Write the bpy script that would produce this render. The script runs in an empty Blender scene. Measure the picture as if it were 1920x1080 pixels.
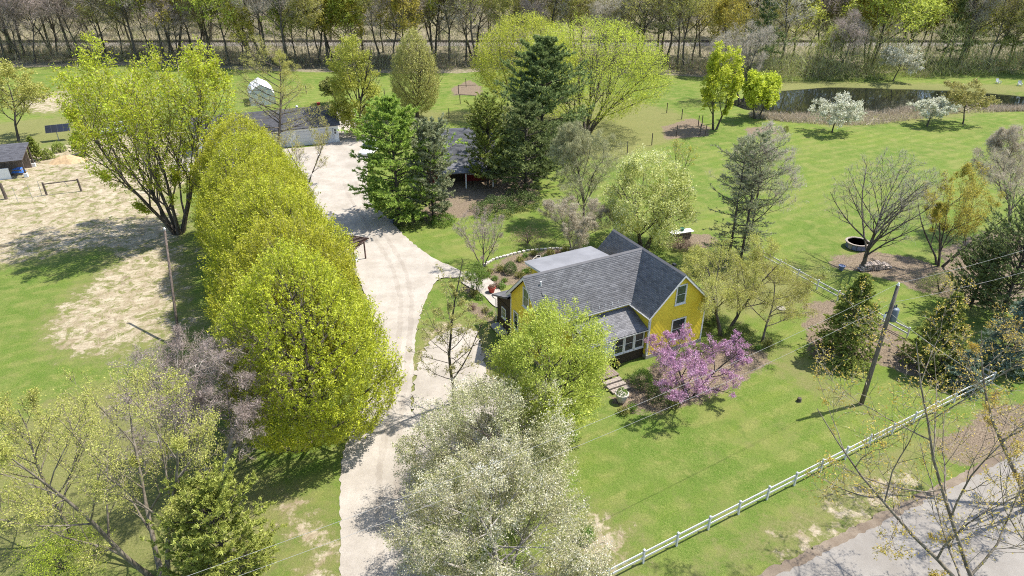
import bpy, math, random
import numpy as np
from mathutils import Vector, Matrix
R = math.radians
sc = bpy.context.scene
col = sc.collection

# ------------------------------------------------------------------ camera, sky, sun, exposure
CAM_H, PITCH, FPX = 32.0, R(28.7), 1281.0
cam = bpy.data.cameras.new('camera'); cam.sensor_width = 36.0; cam.lens = FPX / 1920 * 36
cam.clip_start = 0.5; cam.clip_end = 3000
cam_o = bpy.data.objects.new('camera', cam); col.objects.link(cam_o)
cam_o.location = (0, 0, CAM_H); cam_o.rotation_euler = (math.pi / 2 - PITCH, 0, 0)
sc.camera = cam_o

SUN = Vector((0.472, 0.165, 0.866)).normalized()
w = bpy.data.worlds.new('World'); sc.world = w; w.use_nodes = True
wn = w.node_tree; bg = wn.nodes['Background']
sky = wn.nodes.new('ShaderNodeTexSky'); sky.sky_type = 'NISHITA'; sky.sun_disc = False
sky.sun_elevation = math.asin(SUN.z); sky.sun_rotation = math.atan2(SUN.x, SUN.y)
wn.links.new(sky.outputs[0], bg.inputs[0]); bg.inputs[1].default_value = 0.145
sun = bpy.data.lights.new('sun', 'SUN'); sun.energy = 4.6; sun.angle = R(0.55); sun.color = (1.0, 0.95, 0.87)
sun_o = bpy.data.objects.new('sun', sun); col.objects.link(sun_o)
sun_o.rotation_euler = SUN.to_track_quat('Z', 'Y').to_euler(); sun_o.location = (60, 30, 100)
vs = sc.view_settings; vs.view_transform = 'Standard'; vs.look = 'None'; vs.gamma = 1; vs.exposure = 0.86
vs.use_curve_mapping = False
sc.cycles.max_bounces = 4; sc.cycles.diffuse_bounces = 2; sc.cycles.glossy_bounces = 2; sc.cycles.transmission_bounces = 3
sc.cycles.use_denoising = False; sc.cycles.filter_width = 1.05

# ------------------------------------------------------------------ helpers
CT, ST = math.cos(PITCH), math.sin(PITCH)
def G(px, py, z=0.0):
    """a point at height z that the photograph shows at pixel (px, py) of 1920x1080"""
    u, v = (px - 960) / FPX, (py - 540) / FPX
    d = (u, CT - v * ST, -ST - v * CT); t = (z - CAM_H) / d[2]
    return Vector((d[0] * t, d[1] * t, z))
def project(p):
    z = p[2] - CAM_H; d = p[1] * CT - z * ST
    return 960 + FPX * p[0] / d, 540 - FPX * (p[1] * ST + z * CT) / d, d
def height_for(px, py, ty):
    g = G(px, py); lo, hi = 0.0, 31.5
    for _ in range(40):
        m = (lo + hi) / 2
        if project((g.x, g.y, m))[1] > ty: lo = m
        else: hi = m
    return lo

def tag(o, label=None, cat=None, group=None, kind=None):
    if label: o['label'] = label
    if cat: o['category'] = cat
    if group: o['group'] = group
    if kind: o['kind'] = kind
    return o
def link(o, parent=None):
    col.objects.link(o)
    if parent: o.parent = parent
    return o
def empty(name, loc=(0, 0, 0), rz=0.0, **kw):
    o = bpy.data.objects.new(name, None); col.objects.link(o)
    o.location = loc; o.rotation_euler = (0, 0, rz); o.empty_display_size = 0.3
    return tag(o, **kw)

class MB:
    """collects polygons into one mesh"""
    def __init__(s): s.v, s.f, s.m = [], [], []
    def add(s, verts, faces, mi=0):
        b = len(s.v); s.v += [tuple(p) for p in verts]
        s.f += [tuple(b + i for i in f) for f in faces]; s.m += [mi] * len(faces); return s
    def box(s, lo, hi, mi=0, mat=None):
        x0, y0, z0 = lo; x1, y1, z1 = hi
        vs_ = [Vector(p) for p in ((x0,y0,z0),(x1,y0,z0),(x1,y1,z0),(x0,y1,z0),(x0,y0,z1),(x1,y0,z1),(x1,y1,z1),(x0,y1,z1))]
        if mat: vs_ = [mat @ p for p in vs_]
        return s.add(vs_, [(0,3,2,1),(4,5,6,7),(0,1,5,4),(1,2,6,5),(2,3,7,6),(3,0,4,7)], mi)
    def cbox(s, c, size, mi=0, rz=0, mat=None):
        m = Matrix.Translation(c) @ Matrix.Rotation(rz, 4, 'Z')
        if mat: m = m @ mat
        h = [q / 2 for q in size]
        return s.box([-q for q in h], h, mi, m)
    def tube(s, pts, rad, n=8, mi=0, cap=True):
        pts = [Vector(p) for p in pts]; k = len(pts)
        rr = rad if isinstance(rad, (list, tuple)) else [rad] * k
        vs_, fs = [], []
        for i, p in enumerate(pts):
            t = (pts[min(i + 1, k - 1)] - pts[max(i - 1, 0)]).normalized()
            a = t.orthogonal().normalized() if abs(t.z) < 0.95 else (Vector((1, 0, 0)) - t * t.x).normalized()
            b = t.cross(a)
            for j in range(n):
                q = 2 * math.pi * j / n
                vs_.append(p + (a * math.cos(q) + b * math.sin(q)) * rr[i])
        for i in range(k - 1):
            for j in range(n):
                fs.append((i*n+j, i*n+(j+1)%n, (i+1)*n+(j+1)%n, (i+1)*n+j))
        if cap: fs += [tuple(range(n))[::-1], tuple((k-1)*n + j for j in range(n))]
        return s.add(vs_, fs, mi)
    def lathe(s, prof, n=16, c=(0, 0, 0), mi=0):
        vs_, fs = [], []
        for r_, z in prof:
            for j in range(n):
                q = 2 * math.pi * j / n; vs_.append((c[0] + r_*math.cos(q), c[1] + r_*math.sin(q), c[2] + z))
        for i in range(len(prof) - 1):
            for j in range(n): fs.append((i*n+j, i*n+(j+1)%n, (i+1)*n+(j+1)%n, (i+1)*n+j))
        fs += [tuple(range(n))[::-1], tuple((len(prof)-1)*n + j for j in range(n))]
        return s.add(vs_, fs, mi)
    def prism(s, poly, z0, z1, mi=0):
        n = len(poly)
        vs_ = [(p[0], p[1], z0) for p in poly] + [(p[0], p[1], z1) for p in poly]
        return s.add(vs_, [tuple(range(n))[::-1], tuple(range(n, 2*n))] + [(i, (i+1)%n, n+(i+1)%n, n+i) for i in range(n)], mi)
    def mesh(s, name, mats, smooth=False):
        me = bpy.data.meshes.new(name); me.from_pydata(s.v, [], s.f)
        for m in (mats if isinstance(mats, (list, tuple)) else [mats]): me.materials.append(m)
        me.polygons.foreach_set('material_index', s.m)
        if smooth: me.polygons.foreach_set('use_smooth', [True] * len(s.f))
        me.update(); return me
    def build(s, name, mats, parent=None, smooth=False, bevel=0, **kw):
        o = bpy.data.objects.new(name, s.mesh(name, mats, smooth)); link(o, parent)
        if bevel:
            b = o.modifiers.new('bevel', 'BEVEL'); b.width = bevel; b.segments = 2; b.limit_method = 'ANGLE'
        return tag(o, **kw)
def np_mesh(name, verts, quads=None, tris=None, mats=(), mi=None, tint=None, smooth=False):
    """fast mesh from numpy arrays; faces quads first, then tris"""
    me = bpy.data.meshes.new(name)
    quads = np.zeros((0, 4), int) if quads is None else quads
    tris = np.zeros((0, 3), int) if tris is None else tris
    nq, nt = len(quads), len(tris)
    me.vertices.add(len(verts)); me.vertices.foreach_set('co', np.asarray(verts, np.float32).ravel())
    li = np.concatenate([quads.ravel(), tris.ravel()]).astype(np.int32)
    me.loops.add(len(li)); me.loops.foreach_set('vertex_index', li)
    me.polygons.add(nq + nt)
    st = np.concatenate([np.arange(nq) * 4, nq * 4 + np.arange(nt) * 3]).astype(np.int32)
    me.polygons.foreach_set('loop_start', st)
    for m in mats: me.materials.append(m)
    if mi is not None: me.polygons.foreach_set('material_index', np.asarray(mi, np.int32))
    if smooth: me.polygons.foreach_set('use_smooth', np.ones(nq + nt, bool))
    if tint is not None:
        a = me.attributes.new('tint', 'FLOAT', 'FACE'); a.data.foreach_set('value', np.asarray(tint, np.float32))
    me.update(calc_edges=True); me.validate(); return me

# ------------------------------------------------------------------ materials
class NT:
    def __init__(s, name):
        s.mat = bpy.data.materials.new(name); s.mat.use_nodes = True
        s.t = s.mat.node_tree; s.out = s.t.nodes['Material Output']; s.bsdf = s.t.nodes['Principled BSDF']
        s._c = None
    def n(s, typ, **kw):
        x = s.t.nodes.new('ShaderNode' + typ)
        for k, v in kw.items(): setattr(x, k, v)
        return x
    def put(s, sock, v):
        if isinstance(v, bpy.types.NodeSocket): s.t.links.new(v, sock)
        else: sock.default_value = (tuple(v) + (1,) if sock.type == 'RGBA' and len(v) == 3 else v)
    def coord(s):
        if s._c is None: s._c = s.n('TexCoord').outputs['Object']
        return s._c
    def geo(s): return s.n('NewGeometry').outputs['Position']
    def noise(s, scale, detail=4, rough=0.55, vec=None, dist=0.0):
        x = s.n('TexNoise'); s.put(x.inputs['Vector'], vec or s.coord()); x.inputs['Scale'].default_value = scale
        x.inputs['Detail'].default_value = detail; x.inputs['Roughness'].default_value = rough
        x.inputs['Distortion'].default_value = dist; return x.outputs['Fac']
    def math(s, op, a, b=0.0, clamp=False):
        x = s.n('Math', operation=op); x.use_clamp = clamp; s.put(x.inputs[0], a); s.put(x.inputs[1], b); return x.outputs[0]
    def step(s, v, lo, hi, a=0.0, b=1.0):
        x = s.n('MapRange'); x.interpolation_type = 'SMOOTHSTEP'
        for i, q in enumerate((v, lo, hi, a, b)): s.put(x.inputs[i], q)
        return x.outputs[0]
    def mix(s, f, a, b, mode='MIX'):
        x = s.n('Mix', data_type='RGBA', blend_type=mode); s.put(x.inputs[0], f); s.put(x.inputs[6], a); s.put(x.inputs[7], b); return x.outputs[2]
    def ramp(s, f, stops, const=False):
        x = s.n('ValToRGB'); s.put(x.inputs[0], f); e = x.color_ramp.elements
        if const: x.color_ramp.interpolation = 'CONSTANT'
        while len(e) < len(stops): e.new(0.5)
        for q, (p, c) in zip(e, stops): q.position = p; q.color = tuple(c) + (1,)
        return x.outputs[0]
    def attr(s, name): return s.n('Attribute', attribute_name=name)
    def bump(s, h, strength=0.3, dist=0.05):
        x = s.n('Bump'); x.inputs['Strength'].default_value = strength; x.inputs['Distance'].default_value = dist
        s.put(x.inputs['Height'], h); s.put(s.bsdf.inputs['Normal'], x.outputs[0])
    def done(s, color, rough=0.8, metal=0.0, spec=0.3):
        s.put(s.bsdf.inputs['Base Color'], color); s.put(s.bsdf.inputs['Roughness'], rough)
        s.bsdf.inputs['Metallic'].default_value = metal; s.bsdf.inputs['Specular IOR Level'].default_value = spec
        return s.mat
def plain(name, c, rough=0.7, var=0.15, scale=6.0, metal=0.0, spec=0.3, bump=0.0):
    n = NT(name); f = n.noise(scale, 5, 0.6)
    c0 = [q * (1 - var) for q in c]; c1 = [min(1, q * (1 + var)) for q in c]
    colr = n.mix(n.step(f, .3, .7), c0, c1)
    if bump: n.bump(n.noise(scale * 3, 4), bump, 0.02)
    return n.done(colr, rough, metal, spec)
def leaf_mat(name, stops, transl=0.4, hue=0.0):
    n = NT(name); a = n.attr('tint'); oi = n.n('ObjectInfo').outputs['Random']
    c = n.ramp(a.outputs['Fac'], stops)
    hs = n.n('HueSaturation'); n.put(hs.inputs['Color'], c)
    n.put(hs.inputs['Value'], n.math('ADD', n.math('MULTIPLY', oi, 0.22), 0.89))
    n.put(hs.inputs['Hue'], n.math('ADD', n.math('MULTIPLY', oi, 0.02), 0.49))
    d = n.n('BsdfDiffuse'); n.put(d.inputs[0], hs.outputs[0])
    t = n.n('BsdfTranslucent'); n.put(t.inputs[0], hs.outputs[0])
    m = n.n('MixShader'); m.inputs[0].default_value = transl
    n.t.links.new(d.outputs[0], m.inputs[1]); n.t.links.new(t.outputs[0], m.inputs[2])
    g = n.n('BsdfGlossy'); g.inputs['Roughness'].default_value = 0.55; n.put(g.inputs[0], (.8, .8, .8))
    m2 = n.n('MixShader'); m2.inputs[0].default_value = 0.025
    n.t.links.new(m.outputs[0], m2.inputs[1]); n.t.links.new(g.outputs[0], m2.inputs[2])
    n.t.links.new(m2.outputs[0], n.out.inputs[0]); n.t.nodes.remove(n.bsdf); return n.mat
def bark_mat(name, c0, c1, scale=5.0):
    n = NT(name)
    mp = n.n('Mapping'); n.put(mp.inputs[0], n.coord()); mp.inputs['Scale'].default_value = (1, 1, 0.25)
    f = n.noise(scale, 6, 0.65, mp.outputs[0]); n.bump(n.noise(scale * 3, 4, .6, mp.outputs[0]), 0.5, 0.04)
    return n.done(n.mix(n.step(f, .35, .68), c0, c1), 0.9, 0, 0.15)

M = {}
M['bark'] = bark_mat('bark_grey_brown', (.060, .050, .040), (.17, .145, .12))
M['bark_dark'] = bark_mat('bark_dark', (.055, .046, .037), (.14, .12, .097))
M['bark_pale'] = bark_mat('bark_pale', (.20, .18, .155), (.46, .42, .37), 2.2)
M['bark_tan'] = bark_mat('bark_tan', (.12, .10, .075), (.27, .235, .185))
M['bark_olive'] = bark_mat('bark_olive', (.09, .085, .045), (.20, .19, .105))
M['twig_grey'] = plain('twig_grey', (.31, .275, .23), .9)
M['twig_tan'] = plain('twig_tan', (.40, .35, .25), .9)
M['twig_purple'] = plain('twig_purple', (.31, .25, .23), .9)
M['twig_gold'] = plain('twig_gold', (.40, .36, .16), .9)
M['twig_olive'] = plain('twig_olive', (.32, .30, .14), .9)
M['leaf_hornbeam'] = leaf_mat('leaf_hornbeam', [(0, (.19, .195, .02)), (.3, (.36, .385, .028)), (.6, (.54, .57, .04)), (1, (.74, .76, .08))], 0.52)
M['leaf_maple'] = leaf_mat('leaf_maple', [(0, (.24, .215, .03)), (.35, (.37, .36, .032)), (.7, (.47, .53, .03)), (1, (.62, .67, .055))], 0.5)
M['leaf_willow'] = leaf_mat('leaf_willow', [(0, (.31, .34, .035)), (.5, (.46, .50, .055)), (1, (.64, .66, .095))], .5)
M['leaf_pear'] = leaf_mat('leaf_pear', [(0, (.24, .28, .05)), (.35, (.46, .50, .12)), (.65, (.66, .68, .27)), (1, (.84, .84, .56))], 0.45)
M['leaf_lime'] = leaf_mat('leaf_lime', [(0, (.25, .28, .045)), (.5, (.46, .51, .075)), (1, (.66, .68, .15))], 0.48)
M['leaf_green'] = leaf_mat('leaf_green', [(0, (0.090, 0.150, 0.027)), (.5, (0.165, 0.285, 0.045)), (1, (0.300, 0.435, 0.075))], .4)
M['leaf_bright'] = leaf_mat('leaf_bright', [(0, (0.330, 0.405, 0.030)), (.5, (0.510, 0.600, 0.053)), (1, (0.720, 0.780, 0.105))], .5)
M['leaf_gold'] = leaf_mat('leaf_gold', [(0, (.26, .23, .03)), (.5, (.45, .40, .06)), (1, (.62, .57, .11))], 0.45)
M['leaf_amber'] = leaf_mat('leaf_amber', [(0, (.33, .22, .04)), (.5, (.52, .38, .075)), (1, (.66, .54, .13))], .45)
M['leaf_haze'] = leaf_mat('leaf_haze', [(0, (.27, .255, .065)), (.5, (.43, .42, .10)), (1, (.58, .57, .15))], 0.45)
M['leaf_bud'] = leaf_mat('leaf_bud', [(0, (0.255, 0.240, 0.083)), (.5, (0.405, 0.390, 0.112)), (1, (0.555, 0.540, 0.165))], .4)
M['leaf_olive'] = leaf_mat('leaf_olive', [(0, (0.150, 0.150, 0.045)), (.5, (0.255, 0.262, 0.068)), (1, (0.405, 0.405, 0.105))], .4)
M['leaf_brown'] = leaf_mat('leaf_brown', [(0, (0.156, 0.102, 0.072)), (.5, (0.264, 0.180, 0.132)), (1, (0.384, 0.288, 0.204))], .35)
M['blossom_white'] = leaf_mat('blossom_white', [(0, (.15, .165, .05)), (.34, (.33, .345, .115)), (.54, (.58, .55, .33)), (.77, (.77, .725, .55)), (1, (.88, .85, .74))], 0.42)
M['blossom_cream'] = leaf_mat('blossom_cream', [(0, (0.302, 0.314, 0.179)), (.35, (0.560, 0.560, 0.403)), (1, (0.874, 0.862, 0.739))], .35)
M['blossom_pink'] = leaf_mat('blossom_pink', [(0, (.34, .15, .26)), (.5, (.58, .31, .48)), (1, (.80, .55, .70))], 0.35)
M['needle_pine'] = leaf_mat('needle_pine', [(0, (0.143, 0.215, 0.039)), (.5, (0.325, 0.442, 0.078)), (1, (0.572, 0.689, 0.150))], 0.35)
M['needle_dark'] = leaf_mat('needle_dark', [(0, (0.092, 0.121, 0.044)), (.5, (0.190, 0.241, 0.081)), (1, (0.345, 0.402, 0.144))], 0.3)
M['needle_grey'] = leaf_mat('needle_grey', [(0, (0.165, 0.176, 0.094)), (.5, (0.308, 0.330, 0.176)), (1, (0.484, 0.484, 0.286))], 0.3)
M['needle_blue'] = leaf_mat('needle_blue', [(0, (0.115, 0.161, 0.103)), (.5, (0.230, 0.299, 0.207)), (1, (0.414, 0.494, 0.368))], 0.25)
M['needle_yew'] = leaf_mat('needle_yew', [(0, (0.125, 0.156, 0.031)), (.5, (0.275, 0.331, 0.062)), (1, (0.475, 0.525, 0.119))], 0.3)
M['needle_scots'] = leaf_mat('needle_scots', [(0, (.18, .21, .04)), (.5, (.36, .40, .08)), (1, (.55, .58, .15))], 0.35)
M['spray_olive'] = leaf_mat('spray_olive', [(0, (.20, .19, .10)), (.5, (.33, .32, .17)), (1, (.45, .44, .24))], .25)
M['spray_tan'] = leaf_mat('spray_tan', [(0, (.32, .27, .19)), (.5, (.50, .44, .32)), (1, (.66, .59, .45))], 0.35)
M['box_leaf'] = leaf_mat('box_leaf', [(0, (0.046, 0.072, 0.018)), (.5, (0.098, 0.150, 0.033)), (1, (0.182, 0.247, 0.058))], .25)
M['reed'] = leaf_mat('reed', [(0, (.28, .23, .15)), (.5, (.50, .43, .31)), (1, (.66, .59, .45))], 0.3)
M['brush'] = leaf_mat('brush', [(0, (.17, .14, .10)), (.45, (.31, .26, .18)), (.75, (.33, .31, .13)), (1, (.32, .37, .10))], 0.3)
M['spray_grey'] = leaf_mat('spray_grey', [(0, (.32, .28, .22)), (.5, (.50, .45, .36)), (1, (.66, .60, .50))], 0.35)
M['spray_purple'] = leaf_mat('spray_purple', [(0, (.25, .195, .17)), (.5, (.38, .31, .27)), (1, (.52, .44, .38))], 0.3)
M['far_twigs'] = leaf_mat('far_twigs', [(0, (.23, .205, .15)), (.3, (.37, .34, .255)), (.52, (.43, .41, .25)), (.75, (.41, .44, .17)), (1, (.45, .52, .16))], 0.35)
M['white_paint'] = plain('white_paint', (.78, .78, .76), .5, .05)
M['white_vinyl'] = plain('white_vinyl', (.58, .58, .58), .4, .03)
M['trim'] = plain('trim_white', (.72, .72, .69), .55, .06)
M['yellow'] = plain('yellow_siding', (.82, .63, .055), .6, .06, 1.5)
M['brown_wall'] = plain('brown_boards', (.045, .032, .024), .8, .2)
M['red_wall'] = plain('red_boards', (.17, .022, .02), .8, .2)
M['glass'] = plain('window_glass', (.03, .04, .045), .08, .2, spec=.6)
M['glass_green'] = plain('window_glass_green', (.05, .085, .06), .12, .35, 3, spec=.6)
M['metal'] = plain('galvanised_metal', (.45, .46, .47), .4, .12, metal=.6)
M['dark_metal'] = plain('dark_metal', (.08, .085, .09), .5, .15, metal=.3)
M['transformer'] = plain('transformer_grey', (.13, .16, .19), .45, .1)
M['pole_wood'] = bark_mat('pole_wood', (.11, .095, .075), (.21, .18, .145), 8)
M['post_wood'] = bark_mat('post_wood', (.075, .06, .05), (.16, .13, .11), 8)
M['pergola_wood'] = bark_mat('pergola_wood', (.08, .05, .045), (.17, .11, .10), 8)
M['deck_wood'] = bark_mat('deck_wood', (.16, .125, .10), (.30, .24, .20), 8)
M['log'] = bark_mat('log_wood', (.26, .21, .17), (.56, .48, .41), 6)
M['wire'] = plain('wire', (.30, .30, .29), .5, .1)
M['stone'] = plain('pale_stone', (.50, .46, .40), .85, .22, 4, bump=.3)
M['step_stone'] = plain('step_stone', (.27, .23, .195), .9, .35, 7, bump=.4)
M['stone_dark'] = plain('dark_stone', (.17, .145, .125), .9, .35, 5, bump=.4)
M['concrete'] = plain('concrete', (.36, .325, .285), .85, .1, 2, bump=.15)
M['terracotta'] = plain('red_pot', (.36, .05, .035), .6, .2)
M['black'] = plain('black_plastic', (.02, .02, .022), .5, .2)
M['blue_tarp'] = plain('blue_tarp', (.05, .16, .48), .5, .2, 4)
M['blue_grey'] = plain('blue_grey_panel', (.16, .19, .30), .5, .3, 4)
M['rail_steel'] = plain('rail_steel', (.075, .062, .055), .6, .2)
M['ballast'] = plain('ballast', (.21, .19, .165), .95, .25, 3, bump=.5)
M['tyre'] = plain('tyre', (.02, .02, .02), .8, .1)
M['car_white'] = plain('car_white', (.72, .73, .74), .25, .02, spec=.6)
M['car_blue'] = plain('car_blue', (.10, .17, .34), .25, .05, spec=.6)
M['tent'] = plain('tent_white', (.80, .81, .83), .5, .04)
M['green_plastic'] = plain('green_plastic', (.03, .12, .06), .5, .2)
M['solar'] = plain('solar_cells', (.015, .018, .028), .2, .2, spec=.6)
def shingle_mat(name, c0, c1):
    n = NT(name); t = n.attr('tint').outputs['Fac']
    c = n.mix(t, c0, c1); f = n.noise(1.1, 5, .6); c = n.mix(n.step(f, .25, .8, 0, .35), c, [q * .6 for q in c0])
    return n.done(c, 1.0, 0, .05)
M['shingle'] = shingle_mat('asphalt_shingle', (.15, .147, .152), (.27, .265, .27))
M['shingle_barn'] = shingle_mat('barn_shingle', (.15, .15, .165), (.27, .27, .285))
M['shingle_dark'] = shingle_mat('dark_shingle', (.085, .085, .095), (.15, .15, .165))
M['roof_sheet'] = plain('roof_membrane', (.20, .20, .21), .8, .12, .8)

# ------------------------------------------------------------------ ground
def poly(pts): return np.array([G(*p)[:2] for p in pts])
def sdf(P, pl):
    """signed distance to a polygon, negative inside"""
    d = np.full(len(P), 1e9); ins = np.zeros(len(P), bool); n = len(pl)
    for i in range(n):
        a, b = pl[i], pl[(i + 1) % n]; e = b - a; q = P - a
        t = np.clip((q @ e) / max(e @ e, 1e-9), 0, 1)
        d = np.minimum(d, np.hypot(*(q - t[:, None] * e).T))
        c = ((a[1] <= P[:, 1]) != (b[1] <= P[:, 1]))
        xi = a[0] + (P[:, 1] - a[1]) / (b[1] - a[1] + 1e-12) * e[0]
        ins ^= c & (P[:, 0] < xi)
    return np.where(ins, -d, d)
def axis(*seg):
    out = []
    for a, b, s in seg: out.append(np.arange(a, b, s))
    return np.concatenate(out)
gx = axis((-900, -300, 60), (-300, -130, 6), (-130, -62, 1.2), (-62, 62, .75), (62, 130, 1.2), (130, 300, 6), (300, 960, 60))
gy = axis((-60, 14, 6), (14, 84, .7), (84, 135, .9), (135, 210, 1.3), (210, 340, 6), (340, 1500, 60))
GX, GY = np.meshgrid(gx, gy); GP = np.stack([GX.ravel(), GY.ravel()], 1)
POND = poly([(1360,188),(1440,168),(1560,159),(1700,163),(1800,166),(1920,176),(2010,182),(2010,206),(1895,206),(1800,199),(1700,209),(1560,215),(1460,211),(1400,203)])
pond_d = sdf(GP, POND)
gz = np.where(pond_d < 1.0, -np.clip((1.0 - pond_d) / 3.0, 0, 1) * 1.1, 0.0)
rng = np.random.default_rng(5)
def wave(x, y, s, k=0): return np.sin(x / s + 1.3 * k) * np.cos(y / (s * 1.2) + 2.1 * k) 
gz = gz + np.where(GP[:, 1] > 14, .05 * wave(GP[:, 0], GP[:, 1], 9) + .02 * wave(GP[:, 0], GP[:, 1], 3.1, 1), 0) * np.clip((pond_d - 1) / 4, 0, 1)
RAIL_Y = 197.0
gz += 0.9 * np.clip(1.6 - np.abs(GP[:, 1] - RAIL_Y) / 4.0, 0, 1)
def zone(ps, soft=1.2, k=1.0):
    m = np.zeros(len(GP))
    for p in ps: m = np.maximum(m, np.clip(.5 - sdf(GP, poly(p)) / (2 * soft), 0, k))
    return m
DIRT = [  # pale sandy, bare earth
    [(-80,330),(60,285),(200,255),(330,250),(330,300),(380,320),(330,345),(310,380),(330,430),(300,470),(200,465),(90,470),(-80,520)],
    [(120,590),(165,535),(220,500),(235,470),(300,465),(330,480),(315,570),(300,620),(230,655),(190,665),(150,650),(120,610)],
    [(785,660),(830,620),(890,620),(905,700),(960,760),(960,850),(800,960),(760,900),(765,760)],
    [(45,190),(110,172),(135,190),(100,212),(50,205)],
    [(1070,1090),(1085,1000),(1135,985),(1160,1010),(1135,1050),(1160,1090)],
    [(545,955),(575,975),(620,1030),(650,1090),(620,1090),(590,1010),(540,975)],
    [(280,615),(310,605),(330,615),(310,630),(285,628)],
    [(1640,935),(1660,915),(1690,905),(1680,925)],
    [(1590,955),(1600,945),(1620,945),(1605,960)],
    [(1490,1035),(1500,1022),(1530,1018),(1515,1035)],
]
MULCH = [
    [(1145,745),(1190,700),(1220,690),(1320,650),(1420,650),(1440,680),(1390,720),(1300,755),(1240,775),(1170,775)],
    [(1505,570),(1560,560),(1640,590),(1720,650),(1790,690),(1860,700),(1840,720),(1760,720),(1690,700),(1640,680),(1530,670),(1500,610)],
    [(1560,480),(1620,470),(1700,480),(1760,500),(1850,520),(1950,540),(1950,600),(1850,580),(1720,545),(1660,520),(1560,500)],
    [(1760,470),(1830,440),(1960,430),(1960,520),(1800,520),(1770,500)],
    [(868,575),(900,560),(940,600),(940,620),(900,600),(875,590)],
    [(905,510),(960,478),(1060,465),(1120,470),(1100,490),(1000,520),(920,545),(890,560),(870,545)],
    [(735,415),(790,395),(860,330),(1000,330),(1010,380),(900,400),(850,410),(750,425)],
    [(1240,462),(1260,440),(1330,440),(1345,460),(1300,470)],
    [(1400,240),(1450,237),(1458,250),(1420,256),(1395,250)],
    [(845,165),(880,150),(905,165),(900,178),(850,178)],
    [(1240,238),(1300,220),(1330,240),(1330,255),(1250,262)],
    [(1750,830),(1860,760),(1960,760),(1960,830),(1800,870)],
    [(-60,470),(30,425),(45,440),(20,470),(-60,510)],
]
LITTER = [[(-900,128),(60,126),(250,122),(480,132),(640,136),(860,138),(960,128),(1200,138),(1330,146),(1460,142),(1600,140),(1700,134),(2800,124),(2800,-120),(-900,-120)]]
DRY = [
    [(640,195),(880,210),(1130,170),(1290,215),(1310,255),(1150,300),(1080,290),(900,230),(640,230)],
    [(1320,480),(1500,500),(1540,560),(1500,600),(1330,590),(1300,540)],
    [(-100,240),(200,210),(230,260),(-100,290)],
    [(0,800),(120,740),(300,690),(500,880),(560,960),(500,1100),(-100,1100)],
    [(1440,1060),(1560,960),(1760,850),(1780,800),(1650,860),(1500,960),(1300,1080)],
    [(1450,620),(1530,700),(1660,780),(1560,760),(1470,700)],
    [(1380,150),(1960,160),(1960,175),(1400,170)],
    [(1420,222),(1600,239),(1740,226),(1900,207),(1960,206),(1960,198),(1740,200),(1600,205),(1430,200)],
]
mask = np.stack([zone(DIRT, 3.6), zone(MULCH, 1.3), zone(LITTER, 3.0), zone(DRY, 3.5)], 1)
nx, ny = len(gx), len(gy)
ii = (np.arange(ny - 1)[:, None] * nx + np.arange(nx - 1)[None]).ravel()
gm = NT('ground_cover')
at = gm.attr('mask'); sp = gm.n('SeparateColor'); gm.put(sp.inputs[0], at.outputs['Color'])
pos = gm.geo()
nb, nm, nf = gm.noise(.055, 4, .6, pos, .6), gm.noise(.55, 5, .62, pos, .4), gm.noise(7.5, 5, .75, pos)
ng = gm.noise(26, 3, .7, pos)
mow = gm.n('TexWave', wave_type='BANDS', bands_direction='X')
mpw = gm.n('Mapping'); gm.put(mpw.inputs[0], pos); mpw.inputs['Rotation'].default_value = (0, 0, R(62)); gm.put(mow.inputs[0], mpw.outputs[0])
mow.inputs['Scale'].default_value = .17; mow.inputs['Distortion'].default_value = 3.0; mow.inputs['Detail'].default_value = 2; mow.inputs['Detail Scale'].default_value = .5
grass = gm.mix(gm.step(nb, .38, .60), (.075, .145, .016), (.150, .205, .030))
grass = gm.mix(gm.step(nm, .40, .66, 0, .85), grass, (.235, .235, .075))
grass = gm.mix(gm.step(mow.outputs['Fac'], .2, .8, 0, .5), grass, (.080, .158, .018))
grass = gm.mix(gm.step(nf, .36, .62, 0, .6), grass, (.055, .095, .013))
grass = gm.mix(gm.step(ng, .46, .66, 0, .7), grass, (.26, .285, .085))
grass = gm.mix(gm.step(gm.noise(.2, 5, .65, pos, .8), .50, .68, 0, .6), grass, (.195, .205, .06))
grass = gm.mix(gm.step(gm.noise(.33, 5, .7, pos, .5), .56, .70, 0, .5), grass, (.055, .115, .014))
dryc = gm.mix(gm.step(nf, .3, .7), (.125, .13, .042), (.235, .215, .095))
def edge(v, n_, amt, lo=.42, hi=.58):
    return gm.step(gm.math('ADD', v, gm.math('MULTIPLY', gm.math('SUBTRACT', n_, .5), amt)), lo, hi)
nedge = gm.math('ADD', gm.math('MULTIPLY', gm.noise(.9, 6, .75, pos), .6), gm.math('MULTIPLY', gm.noise(.16, 4, .6, pos, .8), .4))
c = gm.mix(gm.math('MULTIPLY', edge(at.outputs['Alpha'], nedge, 1.9, .3, .75), .75), grass, dryc)
litc = gm.mix(gm.step(gm.noise(1.6, 6, .7, pos), .3, .7), (.14, .118, .075), (.32, .285, .195))
litc = gm.mix(gm.step(gm.noise(.11, 4, .6, pos), .55, .7, 0, .7), litc, (.13, .15, .045))
c = gm.mix(edge(sp.outputs[2], nedge, 1.0), c, litc)
mulc = gm.mix(gm.step(gm.noise(9, 5, .75, pos), .33, .67), (.085, .065, .044), (.29, .225, .16))
c = gm.mix(edge(sp.outputs[1], nedge, 2.0, .40, .60), c, mulc)
dirtc = gm.mix(gm.step(gm.noise(.7, 6, .7, pos, 1.0), .3, .7), (.27, .215, .135), (.50, .43, .32))
dirtc = gm.mix(gm.step(gm.noise(5, 5, .75, pos), .5, .75, 0, .6), dirtc, (.17, .125, .085))
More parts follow.
